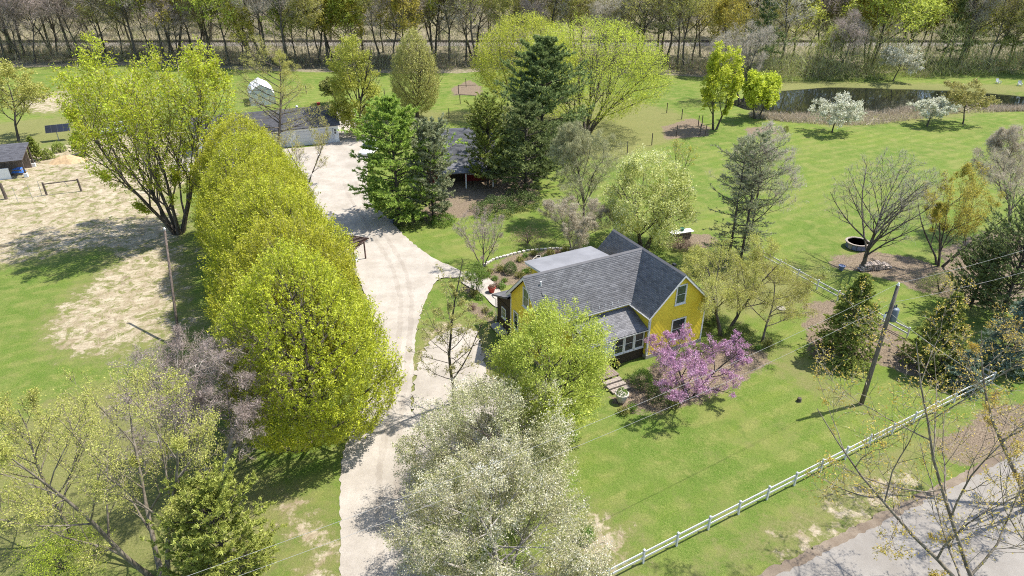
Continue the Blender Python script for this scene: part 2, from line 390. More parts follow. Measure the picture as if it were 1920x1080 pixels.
dirtc = gm.mix(gm.step(gm.noise(.45, 5, .7, pos, 1.5), .56, .66, 0, .75), dirtc, (.19, .145, .095))
rut = gm.n('TexWave', wave_type='BANDS', bands_direction='Y'); mpr = gm.n('Mapping'); gm.put(mpr.inputs[0], pos); mpr.inputs['Rotation'].default_value = (0, 0, R(-20)); gm.put(rut.inputs[0], mpr.outputs[0])
rut.inputs['Scale'].default_value = .55; rut.inputs['Distortion'].default_value = 7; rut.inputs['Detail'].default_value = 4; rut.inputs['Detail Scale'].default_value = 1.2
dirtc = gm.mix(gm.step(rut.outputs['Fac'], .66, .95, 0, .18), dirtc, (.20, .155, .105))
c = gm.mix(gm.math('MULTIPLY', edge(sp.outputs[0], nedge, 2.2, .02, .55), .8), c, dryc)
c = gm.mix(gm.math('MULTIPLY', edge(sp.outputs[0], nedge, 2.8, .38, .62), gm.step(gm.noise(.8, 6, .8, pos, .6), .40, .52, .0, .95)), c, dirtc)
gm.bump(gm.math('ADD', gm.math('MULTIPLY', ng, .5), nf), .9, .09)
gmat = gm.done(c, .95, 0, .1)
gme = np_mesh('ground', np.column_stack([GP, gz]), quads=np.stack([ii, ii + 1, ii + nx + 1, ii + nx], 1), mats=[gmat], smooth=True)
ca = gme.color_attributes.new('mask', 'FLOAT_COLOR', 'POINT'); ca.data.foreach_set('color', mask.astype(np.float32).ravel())
tag(link(bpy.data.objects.new('ground', gme)), 'green spring lawn and bare earth around the houses', kind='structure')

def ragged(pl, step=.7, amp=.16, seed=1):
    r_ = random.Random(seed); out = []
    for i in range(len(pl)):
        a, b = Vector(pl[i]), Vector(pl[(i + 1) % len(pl)]); n = max(1, int((b - a).length / step))
        for k in range(n):
            p = a.lerp(b, k / n); out.append((p.x + r_.uniform(-amp, amp), p.y + r_.uniform(-amp, amp)))
    return out
def smooth_poly(pl, it=2):
    for _ in range(it):
        q = []
        for i in range(len(pl)):
            a, b = pl[i], pl[(i + 1) % len(pl)]; q += [a * .75 + b * .25, a * .25 + b * .75]
        pl = np.array(q)
    return pl
def sheet(name, pl, z, mat, label, amp=.16, it=2, seed=1):
    pts = ragged(smooth_poly(pl, it), .3, amp, seed); b = MB()
    b.add([(x, y, z) for x, y in pts], [tuple(range(len(pts)))])
    o = b.build(name, mat); 
    import bmesh
    bm = bmesh.new(); bm.from_mesh(o.data); bmesh.ops.triangulate(bm, faces=bm.faces[:], ngon_method='EAR_CLIP'); bm.to_mesh(o.data); bm.free()
    if o.data.polygons and o.data.polygons[0].normal.z < 0: o.data.flip_normals()
    return tag(o, label, kind='structure')
def gravel(name, c0, c1, speck):
    n = NT(name); p = n.geo(); f = n.noise(.5, 5, .65, p); g = n.noise(22, 4, .8, p)
    cc = n.mix(n.step(f, .3, .7), c0, c1); cc = n.mix(n.step(g, .45, .7, 0, .6), cc, speck)
    cc = n.mix(n.step(n.noise(3.2, 5, .7, p), .55, .75, 0, .35), cc, speck)
    cc = n.mix(n.step(n.noise(.12, 4, .6, p, 1.0), .5, .7, 0, .4), cc, [q * .72 for q in c0])
    n.bump(g, .6, .04); return n.done(cc, .95, 0, .1)
M['gravel'] = gravel('pale_gravel', (.335, .30, .255), (.435, .395, .345), (.20, .175, .145))
M['asphalt'] = gravel('old_asphalt', (.23, .21, .185), (.285, .264, .236), (.155, .14, .122))
M['shoulder'] = gravel('dirt_shoulder', (.15, .115, .085), (.25, .205, .155), (.09, .065, .048))
sheet('driveway', poly([(635,1130),(640,980),(636,880),(650,830),(668,790),(700,720),(705,640),(690,560),(660,500),(630,440),(600,400),(560,370),(480,345),(380,330),(320,318),(330,285),(420,280),(560,280),(632,268),(625,240),(608,212),(628,205),(668,208),(690,222),(700,240),(692,262),(690,300),(688,340),(690,378),(712,395),(735,418),(770,455),(815,488),(868,508),(868,522),(820,520),(800,560),(786,600),(778,640),(775,700),(768,780),(775,880),(790,980),(800,1130)]), .075, M['gravel'], 'pale gravel driveway curving past the row of trees', .085)
M['gravel_worn'] = gravel('worn_gravel', (.29, .255, .215), (.40, .36, .31), (.19, .165, .135))
def track(pts, label, wd=.42):
    c_ = [G(*p) for p in pts]; f = []
    for i in range(len(c_) - 1): f += [c_[i].lerp(c_[i + 1], k / 8) for k in range(8)]
    lft, rgt = [], []
    for i in range(1, len(f) - 1):
        d = (f[i + 1] - f[i - 1]).normalized(); n_ = Vector((-d.y, d.x, 0)); lft.append((f[i] + n_ * wd / 2)[:2]); rgt.append((f[i] - n_ * wd / 2)[:2])
    sheet('wheel_track', np.array(lft + rgt[::-1]), .079, M['gravel_worn'], label, .09, 1)
track([(712,1120),(712,980),(712,880),(728,780),(742,700),(750,620),(752,560),(735,500),(705,450),(680,410),(655,370),(640,330)], 'left worn wheel track in the gravel drive')
track([(745,1120),(745,980),(745,880),(752,780),(762,700),(770,620),(772,560),(760,505),(728,450),(702,410),(678,370),(662,330)], 'right worn wheel track in the gravel drive')
sheet('gravel_bay', poly([(772,720),(790,665),(815,632),(855,612),(900,622),(905,690),(945,760),(945,830),(810,905),(770,870)]), .07, M['gravel'], 'pale gravel bay between the driveway and the house', .22)
sheet('patio_path', poly([(865,508),(905,515),(940,540),(940,580),(925,575),(905,552),(870,535),(858,522)]), .08, M['concrete'], 'pale concrete path leading to the house side door', .02, 1)
FA, FB = G(1205, 1056), G(1858, 719)
fdir = (FB - FA).normalized(); fnrm = Vector((fdir.y, -fdir.x, 0))
e0, e1 = G(1445, 1085), G(1905, 850); rdir = (e1 - e0).normalized(); rn = Vector((rdir.y, -rdir.x, 0)); off = 0.0
def along(d, t): return (e0 + rn * d + rdir * t)[:2]
sheet('road_shoulder', np.array([along(off - .5, -40), along(off - .4, 110), along(off + 1, 110), along(off + 1, -40)]), .07, M['shoulder'], 'brown dirt shoulder along the road edge', .12, 0)
sheet('road', np.array([along(off + .1, -40), along(off + .1, 110), along(off + 7.2, 110), along(off + 7.2, -40)]), .085, M['asphalt'], 'worn pale grey asphalt road at the lower edge', .10, 0)
# railway bed and pond
b = MB()
for s_ in (0,):
    prof = [(-4.2, .3), (-2.3, 1.15), (2.3, 1.15), (4.2, .3)]
    vv = [(x, RAIL_Y + q, z) for x in np.linspace(-330, 330, 60) for q, z in prof]
    b.add(vv, [(i*4+j, i*4+j+4, i*4+j+5, i*4+j+1) for i in range(59) for j in range(3)])
b.build('railway_bed', M['ballast'], label='grey ballast railway embankment through the woods', kind='structure')
wm = NT('pond_water'); wm.bump(wm.noise(1.2, 3, .5, wm.geo()), .06, .05)
M['water'] = wm.done((.010, .011, .009), .03, 0, .6)
sheet('pond_water', POND + (POND - POND.mean(0)) * .02, -.42, M['water'], 'dark still pond reflecting the woods', .05, 1)

# ------------------------------------------------------------------ tree building
def norm(v): return v / np.maximum(np.linalg.norm(v, axis=-1, keepdims=True), 1e-9)
def basis(t):
    ref = np.where(np.abs(t[..., 2:3]) < .9, np.array([0, 0, 1.0]), np.array([1.0, 0, 0]))
    a = norm(np.cross(ref, t)); return a, np.cross(t, a)
def grow(rg, start, d, L, K, up, wig):
    """unit curves scaled by L: returns (N,K,3)"""
    n = len(start); cur = np.zeros((n, 3)); pts = [cur]; d = norm(d)
    for k in range(1, K):
        d = norm(d + np.array([0, 0, up]) / (K - 1) * 2 + rg.normal(0, wig, (n, 3)))
        cur = cur + d / (K - 1); pts.append(cur)
    return np.stack(pts, 1)
def tubes(PL, RD, sides):
    """polylines (N,K,3), radii (N,K) -> verts, quads"""
    N, K, _ = PL.shape
    if N == 0: return np.zeros((0, 3)), np.zeros((0, 4), int)
    T = np.empty_like(PL); T[:, 1:-1] = PL[:, 2:] - PL[:, :-2]; T[:, 0] = PL[:, 1] - PL[:, 0]; T[:, -1] = PL[:, -1] - PL[:, -2]
    T = norm(T); a, b_ = basis(T)
    q = 2 * np.pi * np.arange(sides) / sides
    V = PL[:, :, None] + (a[:, :, None] * np.cos(q)[:, None] + b_[:, :, None] * np.sin(q)[:, None]) * RD[:, :, None, None]
    base = (np.arange(N) * K * sides)[:, None, None] + (np.arange(K - 1) * sides)[None, :, None]
    j = np.arange(sides)[None, None]; jn = (j + 1) % sides
    Q = np.stack([base + j, base + jn, base + sides + jn, base + sides + j], -1).reshape(-1, 4)
    return V.reshape(-1, 3), Q
def leaf_quads(rg, C, l, wd, axis_=None, jit=1.0):
    n = len(C)
    a = norm(rg.normal(0, 1, (n, 3))) if axis_ is None else norm(axis_ + rg.normal(0, jit, (n, 3)))
    b_, _ = basis(a); th = rg.uniform(0, 2 * np.pi, (n, 1)); c2 = np.cross(a, b_); s_ = b_ * np.cos(th) + c2 * np.sin(th)
    k = rg.uniform(.65, 1.35, (n, 1)); l = l * k; wd = wd * k
    V = np.stack([C - a * l / 2 + s_ * wd / 2, C - a * l * .3 - s_ * wd / 2, C + a * l / 2], 1).reshape(-1, 3)
    return V, np.arange(3 * n).reshape(-1, 3)
def ribbons(PL, RD, rg):
    """flat tapering twigs: (N,K,3) -> verts, quads, tris"""
    N, K, _ = PL.shape
    T = norm(PL[:, -1] - PL[:, 0]); a, c2 = basis(T); th = rg.uniform(0, np.pi, (N, 1)); s_ = a * np.cos(th) + c2 * np.sin(th)
    V = np.empty((N, 2 * K - 1, 3))
    for k in range(K - 1):
        wv = s_ * RD[:, k:k + 1] * 1.5; V[:, 2 * k] = PL[:, k] - wv; V[:, 2 * k + 1] = PL[:, k] + wv
    V[:, -1] = PL[:, -1]; o = (np.arange(N) * (2 * K - 1))[:, None]
    Q = np.concatenate([o + np.array([[2*k, 2*k+1, 2*k+3, 2*k+2]]) for k in range(K - 2)]) if K > 2 else np.zeros((0, 4), int)
    return V.reshape(-1, 3), Q, o + np.array([[2 * K - 4, 2 * K - 3, 2 * K - 2]])
class Envelope:
    def __init__(s, rg, h, prof, lump=.16, sx=1.0, sy=1.0, lean=(0, 0)):
        s.h = h; s.lean = lean; s.z = np.array([p[0] for p in prof]); s.r = np.array([p[1] for p in prof]); s.ph = rg.uniform(0, 6.28, 6); s.l = lump; s.s = (sx, sy)
    def rel(s, p):
        x, y = (p[..., 0] - s.lean[0] * p[..., 2]) / s.s[0], (p[..., 1] - s.lean[1] * p[..., 2]) / s.s[1]; az = np.arctan2(y, x); z = p[..., 2] / s.h
        R_ = np.interp(z, s.z, s.r, left=s.r[0] * .6, right=0.001)
        R_ = R_ * (1 + s.l * np.sin(2 * az + s.ph[0] + 3 * z) + s.l * .8 * np.sin(3 * az + s.ph[1] - 7 * z) + s.l * .6 * np.sin(7 * az + s.ph[2] + 9 * z) * np.sin(15 * z + s.ph[3]))
        return np.hypot(x, y) / np.maximum(R_, .02) + np.maximum(z - 1, 0) * 30
def tree_meshes(name, seed, h, prof, levels, bark, twig, leaf, trunk_r=.2, stems=1, clear=.2, top=.8, spread=.25, lean=(0, 0),
                leaves=12, leaf_l=.16, leaf_w=.10, leaf_spread=.12, leaf_levels=(-1,), lump=.16, keep=1.0, wig0=.06, sx=1.0, sy=1.0, tmin=0.0, cap_r=.006, upleaf=0.0, shell=None):
    rg = np.random.default_rng(seed); env = Envelope(rg, h, prof, lump, sx, sy, lean)
    K = 9
    if stems == 1:
        st = np.zeros((1, 3)); d = np.array([[lean[0], lean[1], 1.0]]); L = np.array([h * top])
    else:
        az = np.arange(stems) * 2 * np.pi / stems + rg.uniform(-.4, .4, stems)
        st = np.stack([np.cos(az), np.sin(az), 0 * az], 1) * trunk_r * 1.3
        d = np.stack([np.cos(az) * spread, np.sin(az) * spread, np.ones(stems)], 1) * rg.uniform(.8, 1.2, (stems, 1)) + np.array([lean[0], lean[1], 0])
        L = h * top * rg.uniform(.8, 1.05, stems)
    U = grow(rg, st, d, L, K, 0.05, wig0); P = st[:, None] + U * L[:, None, None]
    P[:, 0, 2] = -.25
    r0 = np.full(len(st), trunk_r)
    taper = np.linspace(1, .0, K)[None]
    RD = r0[:, None] * (.12 + .88 * taper ** .9); RD[:, 0] *= 1.35
    polys = [(P, RD, L)]; out_P = [(P, RD, 8)]
    for li, lv in enumerate(levels):
        PP, PR, PL_ = polys[-1]; N = len(PP); n = lv['n']; t0, t1 = lv['t']
        if li == 0: t0 = max(t0, clear)
        t = (t0 + (t1 - t0) * ((np.arange(n)[None] + rg.uniform(0, 1, (N, n))) / n))
        f = t * (PP.shape[1] - 1); i0 = np.minimum(f.astype(int), PP.shape[1] - 2); fr = (f - i0)[..., None]
        rows = np.arange(N)[:, None]
        S = PP[rows, i0] * (1 - fr) + PP[rows, i0 + 1] * fr
        T = norm(PP[rows, i0 + 1] - PP[rows, i0]); rp = PR[rows, i0] * (1 - fr[..., 0]) + PR[rows, i0 + 1] * fr[..., 0]
        a, b_ = basis(T); al = (np.arange(n) * 2.39996)[None] + rg.uniform(-.5, .5, (N, n)) + rg.uniform(0, 6.28, (N, 1))
        ang = np.radians(rg.normal(lv['ang'], lv.get('dang', 8), (N, n)) + lv.get('angt', 0) * (t - .5))
        D = T * np.cos(ang)[..., None] + (a * np.cos(al)[..., None] + b_ * np.sin(al)[..., None]) * np.sin(ang)[..., None]
        if lv.get('out', 0):
            o_ = S.copy(); o_[..., 2] = 0; D = norm(D + norm(o_ + rg.normal(0, .05, o_.shape)) * lv['out'])
        if lv.get('flat', 0): D[..., 2] *= 1 - lv['flat']
        if li == 0 and 'L' in lv: Ln = h * lv['L'] * (1 - lv.get('lt', .5) * t) * rg.uniform(.75, 1.2, (N, n))
        else: Ln = PL_[:, None] * lv['r'] * (1 - lv.get('lt', .5) * t) * rg.uniform(.65, 1.25, (N, n))
        S, D, Ln, rp = S.reshape(-1, 3), D.reshape(-1, 3), Ln.ravel(), rp.ravel()
        Kc = lv.get('K', 5); U = grow(rg, S, D, Ln, Kc, lv.get('up', 0), lv.get('wig', .08))
        for _ in range(9):
            E_ = S + U[:, -1] * Ln[:, None]; o_ = env.rel(E_) > 1; Ln = np.where(o_, Ln * .8, Ln)
        ok = (Ln > lv.get('min', .0)) & (env.rel(S + U[:, -1] * Ln[:, None]) < 1.08)
        S, U, Ln, rp = S[ok], U[ok], Ln[ok], rp[ok]
        P = S[:, None] + U * Ln[:, None, None]
        rb = np.maximum(np.minimum(rp * lv.get('rr', .6), Ln * lv.get('rl', .022)), lv.get('rmin', cap_r))
        RD = rb[:, None] * np.maximum(np.linspace(1, .25, Kc)[None], 0)
        RD = np.maximum(RD, lv.get('rmin', cap_r) * .8)
        polys.append((P, RD, Ln)); out_P.append((P, RD, lv.get('sides', [5, 3, 3, 3, 3][li])))
    nl = len(levels); split = max(1, nl - 1)
    def join(lst):
        vs_, qs, o = [], [], 0
        for P, RD, s_ in lst:
            v, q = tubes(P, RD, s_); vs_.append(v); qs.append(q + o); o += len(v)
        return np.concatenate(vs_), np.concatenate(qs)
    # stretch so that the crown fills the outline asked for
    ends = np.concatenate([q[0][:, -1] for q in polys[-2:]]); rt = max(p[1] for p in prof)
    rt = rt * (.84 if shell else 1.0); kx = np.clip(rt * sx / np.percentile(np.abs(ends[:, 0] - np.median(ends[:, 0])), 95), .8, 1.9); ky = np.clip(rt * sy / np.percentile(np.abs(ends[:, 1] - np.median(ends[:, 1])), 95), .8, 1.9)
    kz = np.clip(h * (.93 if shell else 1.0) / np.percentile(ends[:, 2], 99.5), .85, 1.35); kk = np.array([kx, ky, kz])
    polys = [(q[0] * kk, q[1], q[2]) for q in polys]; out_P = [(q[0] * kk, q[1], q[2]) for q in out_P]
    tub = [q for k_, q in enumerate(out_P[:split + 1]) if k_ < 3]; fine = [q for k_, q in enumerate(out_P[:split + 1]) if k_ >= 3]
    tv, tq = join(tub); tt3 = np.zeros((0, 3), int)
    for P_, R_, _s in fine:
        v_, q_, t_ = ribbons(P_, R_, rg); tq = np.concatenate([tq, q_ + len(tv)]); tt3 = np.concatenate([tt3, t_ + len(tv)]); tv = np.concatenate([tv, v_])
    tme = np_mesh(name + '_trunk', tv, quads=tq, tris=tt3, mats=[bark], smooth=True)
    cv, cq, ct = ribbons(out_P[-1][0], out_P[-1][1], rg)
    LV, LQ, TI = [], [], []; o = len(cv)
    if leaves and not shell:
        for lv in leaf_levels:
            P = polys[lv][0]; N, Kc, _ = P.shape
            m = leaves if lv == leaf_levels[0] else max(1, leaves // 2)
            t = tmin + (1 - tmin) * rg.uniform(0, 1, (N, m)) ** .8; f = t * (Kc - 1); i0 = np.minimum(f.astype(int), Kc - 2); fr = (f - i0)[..., None]
            C = P[np.arange(N)[:, None], i0] * (1 - fr) + P[np.arange(N)[:, None], i0 + 1] * fr
            C = C + rg.normal(0, leaf_spread, C.shape)
            tw = rg.normal(0, .17, (N, 1))
            ti = np.clip(.5 + tw + rg.normal(0, .17, (N, m)), 0, 1)
            C = C.reshape(-1, 3); ti = ti.ravel()
            if keep < 1: k_ = rg.random(len(C)) < keep; C, ti = C[k_], ti[k_]
            ax = None if not upleaf else np.tile(np.array([[0, 0, upleaf]]), (len(C), 1))
            v, q = leaf_quads(rg, C, leaf_l, leaf_w, ax); LV.append(v); LQ.append(q + o); o += len(v); TI.append(ti)
    if shell:   # leafy shoots through the outer crown, gathered in boughs
        n_s, per_, s_len, s_up, rin, nb, br = (shell + (0, 0))[:7] if len(shell) < 7 else shell
        zc = rg.uniform(prof[0][0], 1, 4 * n_s + 400); wgt = np.interp(zc, env.z, env.r); zc = zc[rg.random(len(zc)) < wgt / wgt.max()]
        def shellpos(zf, k):
            az_ = rg.uniform(0, 2 * np.pi, len(zf)); R_ = np.interp(zf, env.z, env.r)
            R_ = R_ * (1 + lump * np.sin(2 * az_ + env.ph[0] + 3 * zf) + lump * .7 * np.sin(3 * az_ + env.ph[1] - 7 * zf) + lump * .5 * np.sin(6 * az_ + env.ph[2] + 11 * zf)) * k
            return np.stack([np.cos(az_) * R_ * sx, np.sin(az_) * R_ * sy, zf * h], 1)
        if nb:
            cen = shellpos(zc[:nb], .35 + .6 * rg.random(nb) ** .5); which = rg.integers(0, nb, n_s); d_ = norm(rg.normal(0, 1, (n_s, 3))) * (rin + (1 - rin) * rg.random((n_s, 1)) ** .5)
            d_[:, 2] *= .75; S = cen[which] + d_ * (br * rg.uniform(.7, 1.3, nb))[which][:, None]; tb = rg.normal(0, .1, nb)[which]
        else:
            S = shellpos(zc[:n_s], rin + (1 - rin) * rg.random(min(n_s, len(zc))) ** .55); az_ = np.arctan2(S[:, 1], S[:, 0])
            tb = .13 * np.sin(9 * az_ + env.ph[4] + 2 * np.sin(S[:, 2] * 1.1 + env.ph[5])) + .09 * np.sin(S[:, 2] * 2.3 + 4 * az_)
        S[:, 2] = np.maximum(S[:, 2], .25); o_ = norm(S * np.array([1, 1, .15])); D_ = o_ * .55 + np.array([0, 0, s_up])
        PS = S[:, None] + grow(rg, S, D_, np.ones(len(S)), 3, .1, .18) * (s_len * rg.uniform(.5, 1.55, (len(S), 1, 1)))
        v_, q_, t_ = ribbons(PS, np.full((len(S), 3), .007), rg); nq0 = len(cq)
        cq = np.concatenate([cq, q_ + len(cv)]); ct = np.concatenate([ct, t_ + len(cv)]); cv = np.concatenate([cv, v_]); o = len(cv); LV, LQ, TI = [], [], []
        tt_ = rg.uniform(0, 1, (len(S), per_, 1)) ** .8; C = PS[:, :1] * (1 - tt_) + PS[:, 2:] * tt_; C = C + rg.normal(0, leaf_spread, C.shape)
        ti_ = np.clip(.5 + tb[:, None] + rg.normal(0, .12, (len(S), 1)) + rg.normal(0, .15, (len(S), per_)), 0, 1).ravel()
        v_, q_ = leaf_quads(rg, C.reshape(-1, 3), leaf_l, leaf_w); LV.append(v_); LQ.append(q_ + o); TI.append(ti_)
    lv_ = np.concatenate(LV) if LV else np.zeros((0, 3)); lq = np.concatenate(LQ) if LQ else np.zeros((0, 3), int)
    ti = np.concatenate(TI) if TI else np.zeros(0)
    cme = np_mesh(name + '_crown', np.concatenate([cv, lv_]), quads=cq, tris=np.concatenate([ct, lq]), mats=[twig, leaf],
                  mi=np.concatenate([np.zeros(len(cq) + len(ct)), np.ones(len(lq))]), tint=np.concatenate([np.full(len(cq) + len(ct), .5), ti]))
    return tme, cme
def conifer_meshes(name, seed, h, prof, bark, leaf, trunk_r=.18, gap=.7, per=5, clear=.08, sec=8, tuft=5, needles=8, nl=.22, nw=.05,
                   ang=(5, 45), droop=0.0, flat=.7, lump=.14, ratio=.42, jit=.6, irregular=.2):
    rg = np.random.default_rng(seed); env = Envelope(rg, h, prof, lump)
    tr = np.array([[[0, 0, -.25]] + [[.03 * h * .1 * math.sin(k), .02 * h * .1 * math.cos(1.7 * k), h * k / 7] for k in range(1, 8)]])
    trd = trunk_r * np.linspace(1.1, .06, 8)[None]
    zs = np.arange(clear * h, h * .985, gap); zz = np.repeat(zs, per) + rg.uniform(-.3, .3, len(zs) * per) * gap
    az = rg.uniform(0, 6.28, len(zz)) * .35 + np.tile(np.arange(per) * 2 * np.pi / per, len(zs)) + np.repeat(np.arange(len(zs)) * 1.1, per)
    Rr = np.interp(zz / h, env.z, env.r) * (1 + rg.normal(0, irregular, len(zz)))
    Rr = np.maximum(Rr, .12); el = np.radians(np.interp(zz / h, [0, 1], ang) + rg.normal(0, 6, len(zz)))
    D = np.stack([np.cos(az) * np.cos(el), np.sin(az) * np.cos(el), np.sin(el)], 1); S = np.stack([0 * zz, 0 * zz, zz], 1)
    Ln = Rr / np.maximum(np.cos(el), .45)
    U = grow(rg, S, D, Ln, 6, -droop, .05); P1 = S[:, None] + U * Ln[:, None, None]
    R1 = np.minimum(trunk_r * .35, Ln * .014)[:, None] * np.linspace(1, .2, 6)[None]
    N = len(P1); t = .2 + .8 * (np.arange(sec)[None] + rg.uniform(0, 1, (N, sec))) / sec
    f = t * 5; i0 = np.minimum(f.astype(int), 4); fr = (f - i0)[..., None]; rows = np.arange(N)[:, None]
    S2 = P1[rows, i0] * (1 - fr) + P1[rows, i0 + 1] * fr; T = norm(P1[rows, i0 + 1] - P1[rows, i0])
    side = norm(np.cross(T, np.array([0, 0, 1.0]))) * np.where(np.arange(sec) % 2, 1, -1)[None, :, None]
    D2 = T * .65 + side * rg.uniform(.3, 1.0, (N, sec, 1)) + rg.normal(0, .15, T.shape); D2[..., 2] += rg.normal(.1, .25, (N, sec)) * (1 - flat * .6) - droop * .3
    L2 = Ln[:, None] * ratio * (1.15 - .75 * t) * rg.uniform(.7, 1.25, (N, sec)); L2 = np.maximum(L2, .15)
    S2, D2, L2 = S2.reshape(-1, 3), D2.reshape(-1, 3), L2.ravel()
    U2 = grow(rg, S2, D2, L2, 4, -droop * .5, .08); P2 = S2[:, None] + U2 * L2[:, None, None]
    R2 = np.minimum(.012, L2 * .02)[:, None] * np.linspace(1, .4, 4)[None]
    v0, q0 = tubes(tr, trd, 9); v1, q1 = tubes(P1, R1, 4); v2, q2, t2 = ribbons(P2, R2, rg)
    tme = np_mesh(name + '_trunk', np.concatenate([v0, v1]), quads=np.concatenate([q0, q1 + len(v0)]), mats=[bark], smooth=True)
    PA = np.concatenate([P2, P1[:, 2:6]]) ; LA = np.concatenate([L2, Ln * .6]); N2 = len(PA)
    tt = rg.uniform(.15, 1.0, (N2, tuft)); f = tt * 3; i0 = np.minimum(f.astype(int), 2); fr = (f - i0)[..., None]; rows = np.arange(N2)[:, None]
    C = PA[rows, i0] * (1 - fr) + PA[rows, i0 + 1] * fr; T = norm(PA[rows, i0 + 1] - PA[rows, i0])
    tc = np.clip(.5 + rg.normal(0, .18, (N2, tuft)), 0, 1)
    Cn = np.repeat(C.reshape(-1, 3), needles, 0); Tn = np.repeat(T.reshape(-1, 3), needles, 0); tn = np.clip(np.repeat(tc.ravel(), needles) + rg.normal(0, .1, len(Cn)), 0, 1)
    ax = norm(Tn * .8 + rg.normal(0, jit, Tn.shape) + np.array([0, 0, .25 - droop])); Cn = Cn + ax * nl * .4 + rg.normal(0, .02, Cn.shape)
    lv, lq = leaf_quads(rg, Cn, nl, nw, ax, .05)
    cme = np_mesh(name + '_crown', np.concatenate([v2, lv]), quads=q2, tris=np.concatenate([t2, lq + len(v2)]), mats=[bark, leaf],
                  mi=np.concatenate([np.zeros(len(q2) + len(t2)), np.ones(len(lq))]), tint=np.concatenate([np.full(len(q2) + len(t2), .5), tn]))
    return tme, cme
def shrub_meshes(name, seed, rx, rz, leaf, n=3000, l=.07, wd=.045, twig=None, lump=.1, shell=.55, stems=6):
    rg = np.random.default_rng(seed); d = norm(rg.normal(0, 1, (n, 3))); d[:, 2] = np.abs(d[:, 2]) * 1.25 - .25
    az = np.arctan2(d[:, 1], d[:, 0]); k = 1 + lump * np.sin(3 * az + seed) * np.cos(4 * d[:, 2] + seed) + lump * np.sin(7 * az + 2 * seed)
    r_ = (shell + (1 - shell) * rg.random(n) ** .6)[:, None] * k[:, None]
    C = d * r_ * np.array([rx, rx, rz * .8]) + np.array([0, 0, rz * .28]); C[:, 2] = np.maximum(C[:, 2], .03)
    lv, lq = leaf_quads(rg, C, l, wd)
    ti = np.clip(.45 + .2 * np.sin(5 * az + 3 * d[:, 2] + seed) + rg.normal(0, .2, n), 0, 1)
    fm = np_mesh(name + '_foliage', lv, tris=lq, mats=[leaf], tint=ti)
    az = rg.uniform(0, 6.28, stems); S = np.zeros((stems, 3)); S[:, 2] = -.1; D = np.stack([np.cos(az) * .5, np.sin(az) * .5, np.ones(stems)], 1)
    P = S[:, None] + grow(rg, S, D, np.full(stems, 1.), 5, .1, .1) * (rz * .85)
    v, q = tubes(P, np.full((stems, 1), max(.012, rx * .03)) * np.linspace(1, .3, 5)[None], 5)
    return np_mesh(name + '_stem', v, quads=q, mats=[twig or M['bark_dark']], smooth=True), fm

def plant(name, meshes, loc, label, cat='tree', group=None, rz=0.0, s=1.0, sz=None, tilt=(0, 0), parts=('trunk', 'crown')):
    o = empty(name, (loc[0], loc[1], loc[2] if len(loc) > 2 else 0), rz, label=label, cat=cat, group=group)
    o.rotation_euler = (tilt[0], tilt[1], rz); o.scale = (s, s, sz or s)
    for nm, me in zip(parts, meshes): 
        c_ = link(bpy.data.objects.new(nm, me), o)
    return o

# level presets
EGG = [(.06, .35), (.14, .72), (.30, .98), (.45, 1.0), (.65, .86), (.82, .58), (.94, .28), (1, .03)]
VASE = [(.10, .15), (.25, .45), (.5, .85), (.72, 1.0), (.88, .8), (1, .25)]
ROUND = [(.12, .3), (.25, .75), (.45, 1.0), (.65, .98), (.82, .75), (.95, .4), (1, .1)]
SPREAD = [(.18, .55), (.35, .95), (.55, 1.0), (.75, .85), (.92, .5), (1, .12)]
CONE = [(.04, .85), (.12, 1.0), (.35, .74), (.6, .46), (.82, .22), (1, .02)]
PINE = [(.05, .7), (.15, .95), (.35, 1.0), (.6, .72), (.8, .45), (.93, .2), (1, .03)]
COLUMN = [(.03, .6), (.15, .95), (.45, 1.0), (.75, .8), (.92, .45), (1, .05)]
def sc_prof(p, r): return [(a, b_ * r) for a, b_ in p]

# ------------------------------------------------------------------ buildings
def shingles(name, parent, O, U, V, mat, expo=.145, tab=.32, seed=0, thick=.014, clip=None):
    """overlapping tabs over a slope: O eave corner, U along the eave, V up the slope (both full-length vectors)"""
    rg = np.random.default_rng(seed); O, U, V = (np.array(q, float) for q in (O, U, V))
    lu, lv = np.linalg.norm(U), np.linalg.norm(V); u, v = U / lu, V / lv; nrm = np.cross(u, v); nrm *= np.sign(nrm[2])
    vs_, qs, ti = [], [], []
    nc, nt = int(lv / expo), int(lu / tab) + 1; k = 0
    for i in range(nc + 1):
        v0, v1 = i * expo, min((i + 1) * expo + .03, lv); row = rg.normal(0, .06)
        if v0 >= lv: break
        for j in range(-1, nt):
            a, b_ = (j + (i % 2) * .5 + .02 * rg.normal()) * tab, 0; b_ = a + tab - .012
            a, b_ = max(a, 0), min(b_, lu)
            if b_ - a < .03: continue
            if clip and not clip(O + u * (a + b_) / 2 + v * v0): continue
            p = [O + u * a + v * v0, O + u * b_ + v * v0, O + u * b_ + v * v1, O + u * a + v * v1]; t_ = thick * rg.uniform(.8, 1.5)
            vs_ += [p[0] + nrm * (t_ + .004), p[1] + nrm * (t_ + .004), p[2] + nrm * .005, p[3] + nrm * .005, p[0], p[1]]
            qs += [(k, k+1, k+2, k+3), (k+4, k+5, k+1, k)]; k += 6
            t = float(np.clip(.5 + row + rg.normal(0, .22), 0, 1)); ti += [t, t]
    me = np_mesh(name, np.array(vs_), quads=np.array(qs), mats=[mat], tint=ti)
    return tag(link(bpy.data.objects.new(name, me), parent), kind='stuff')
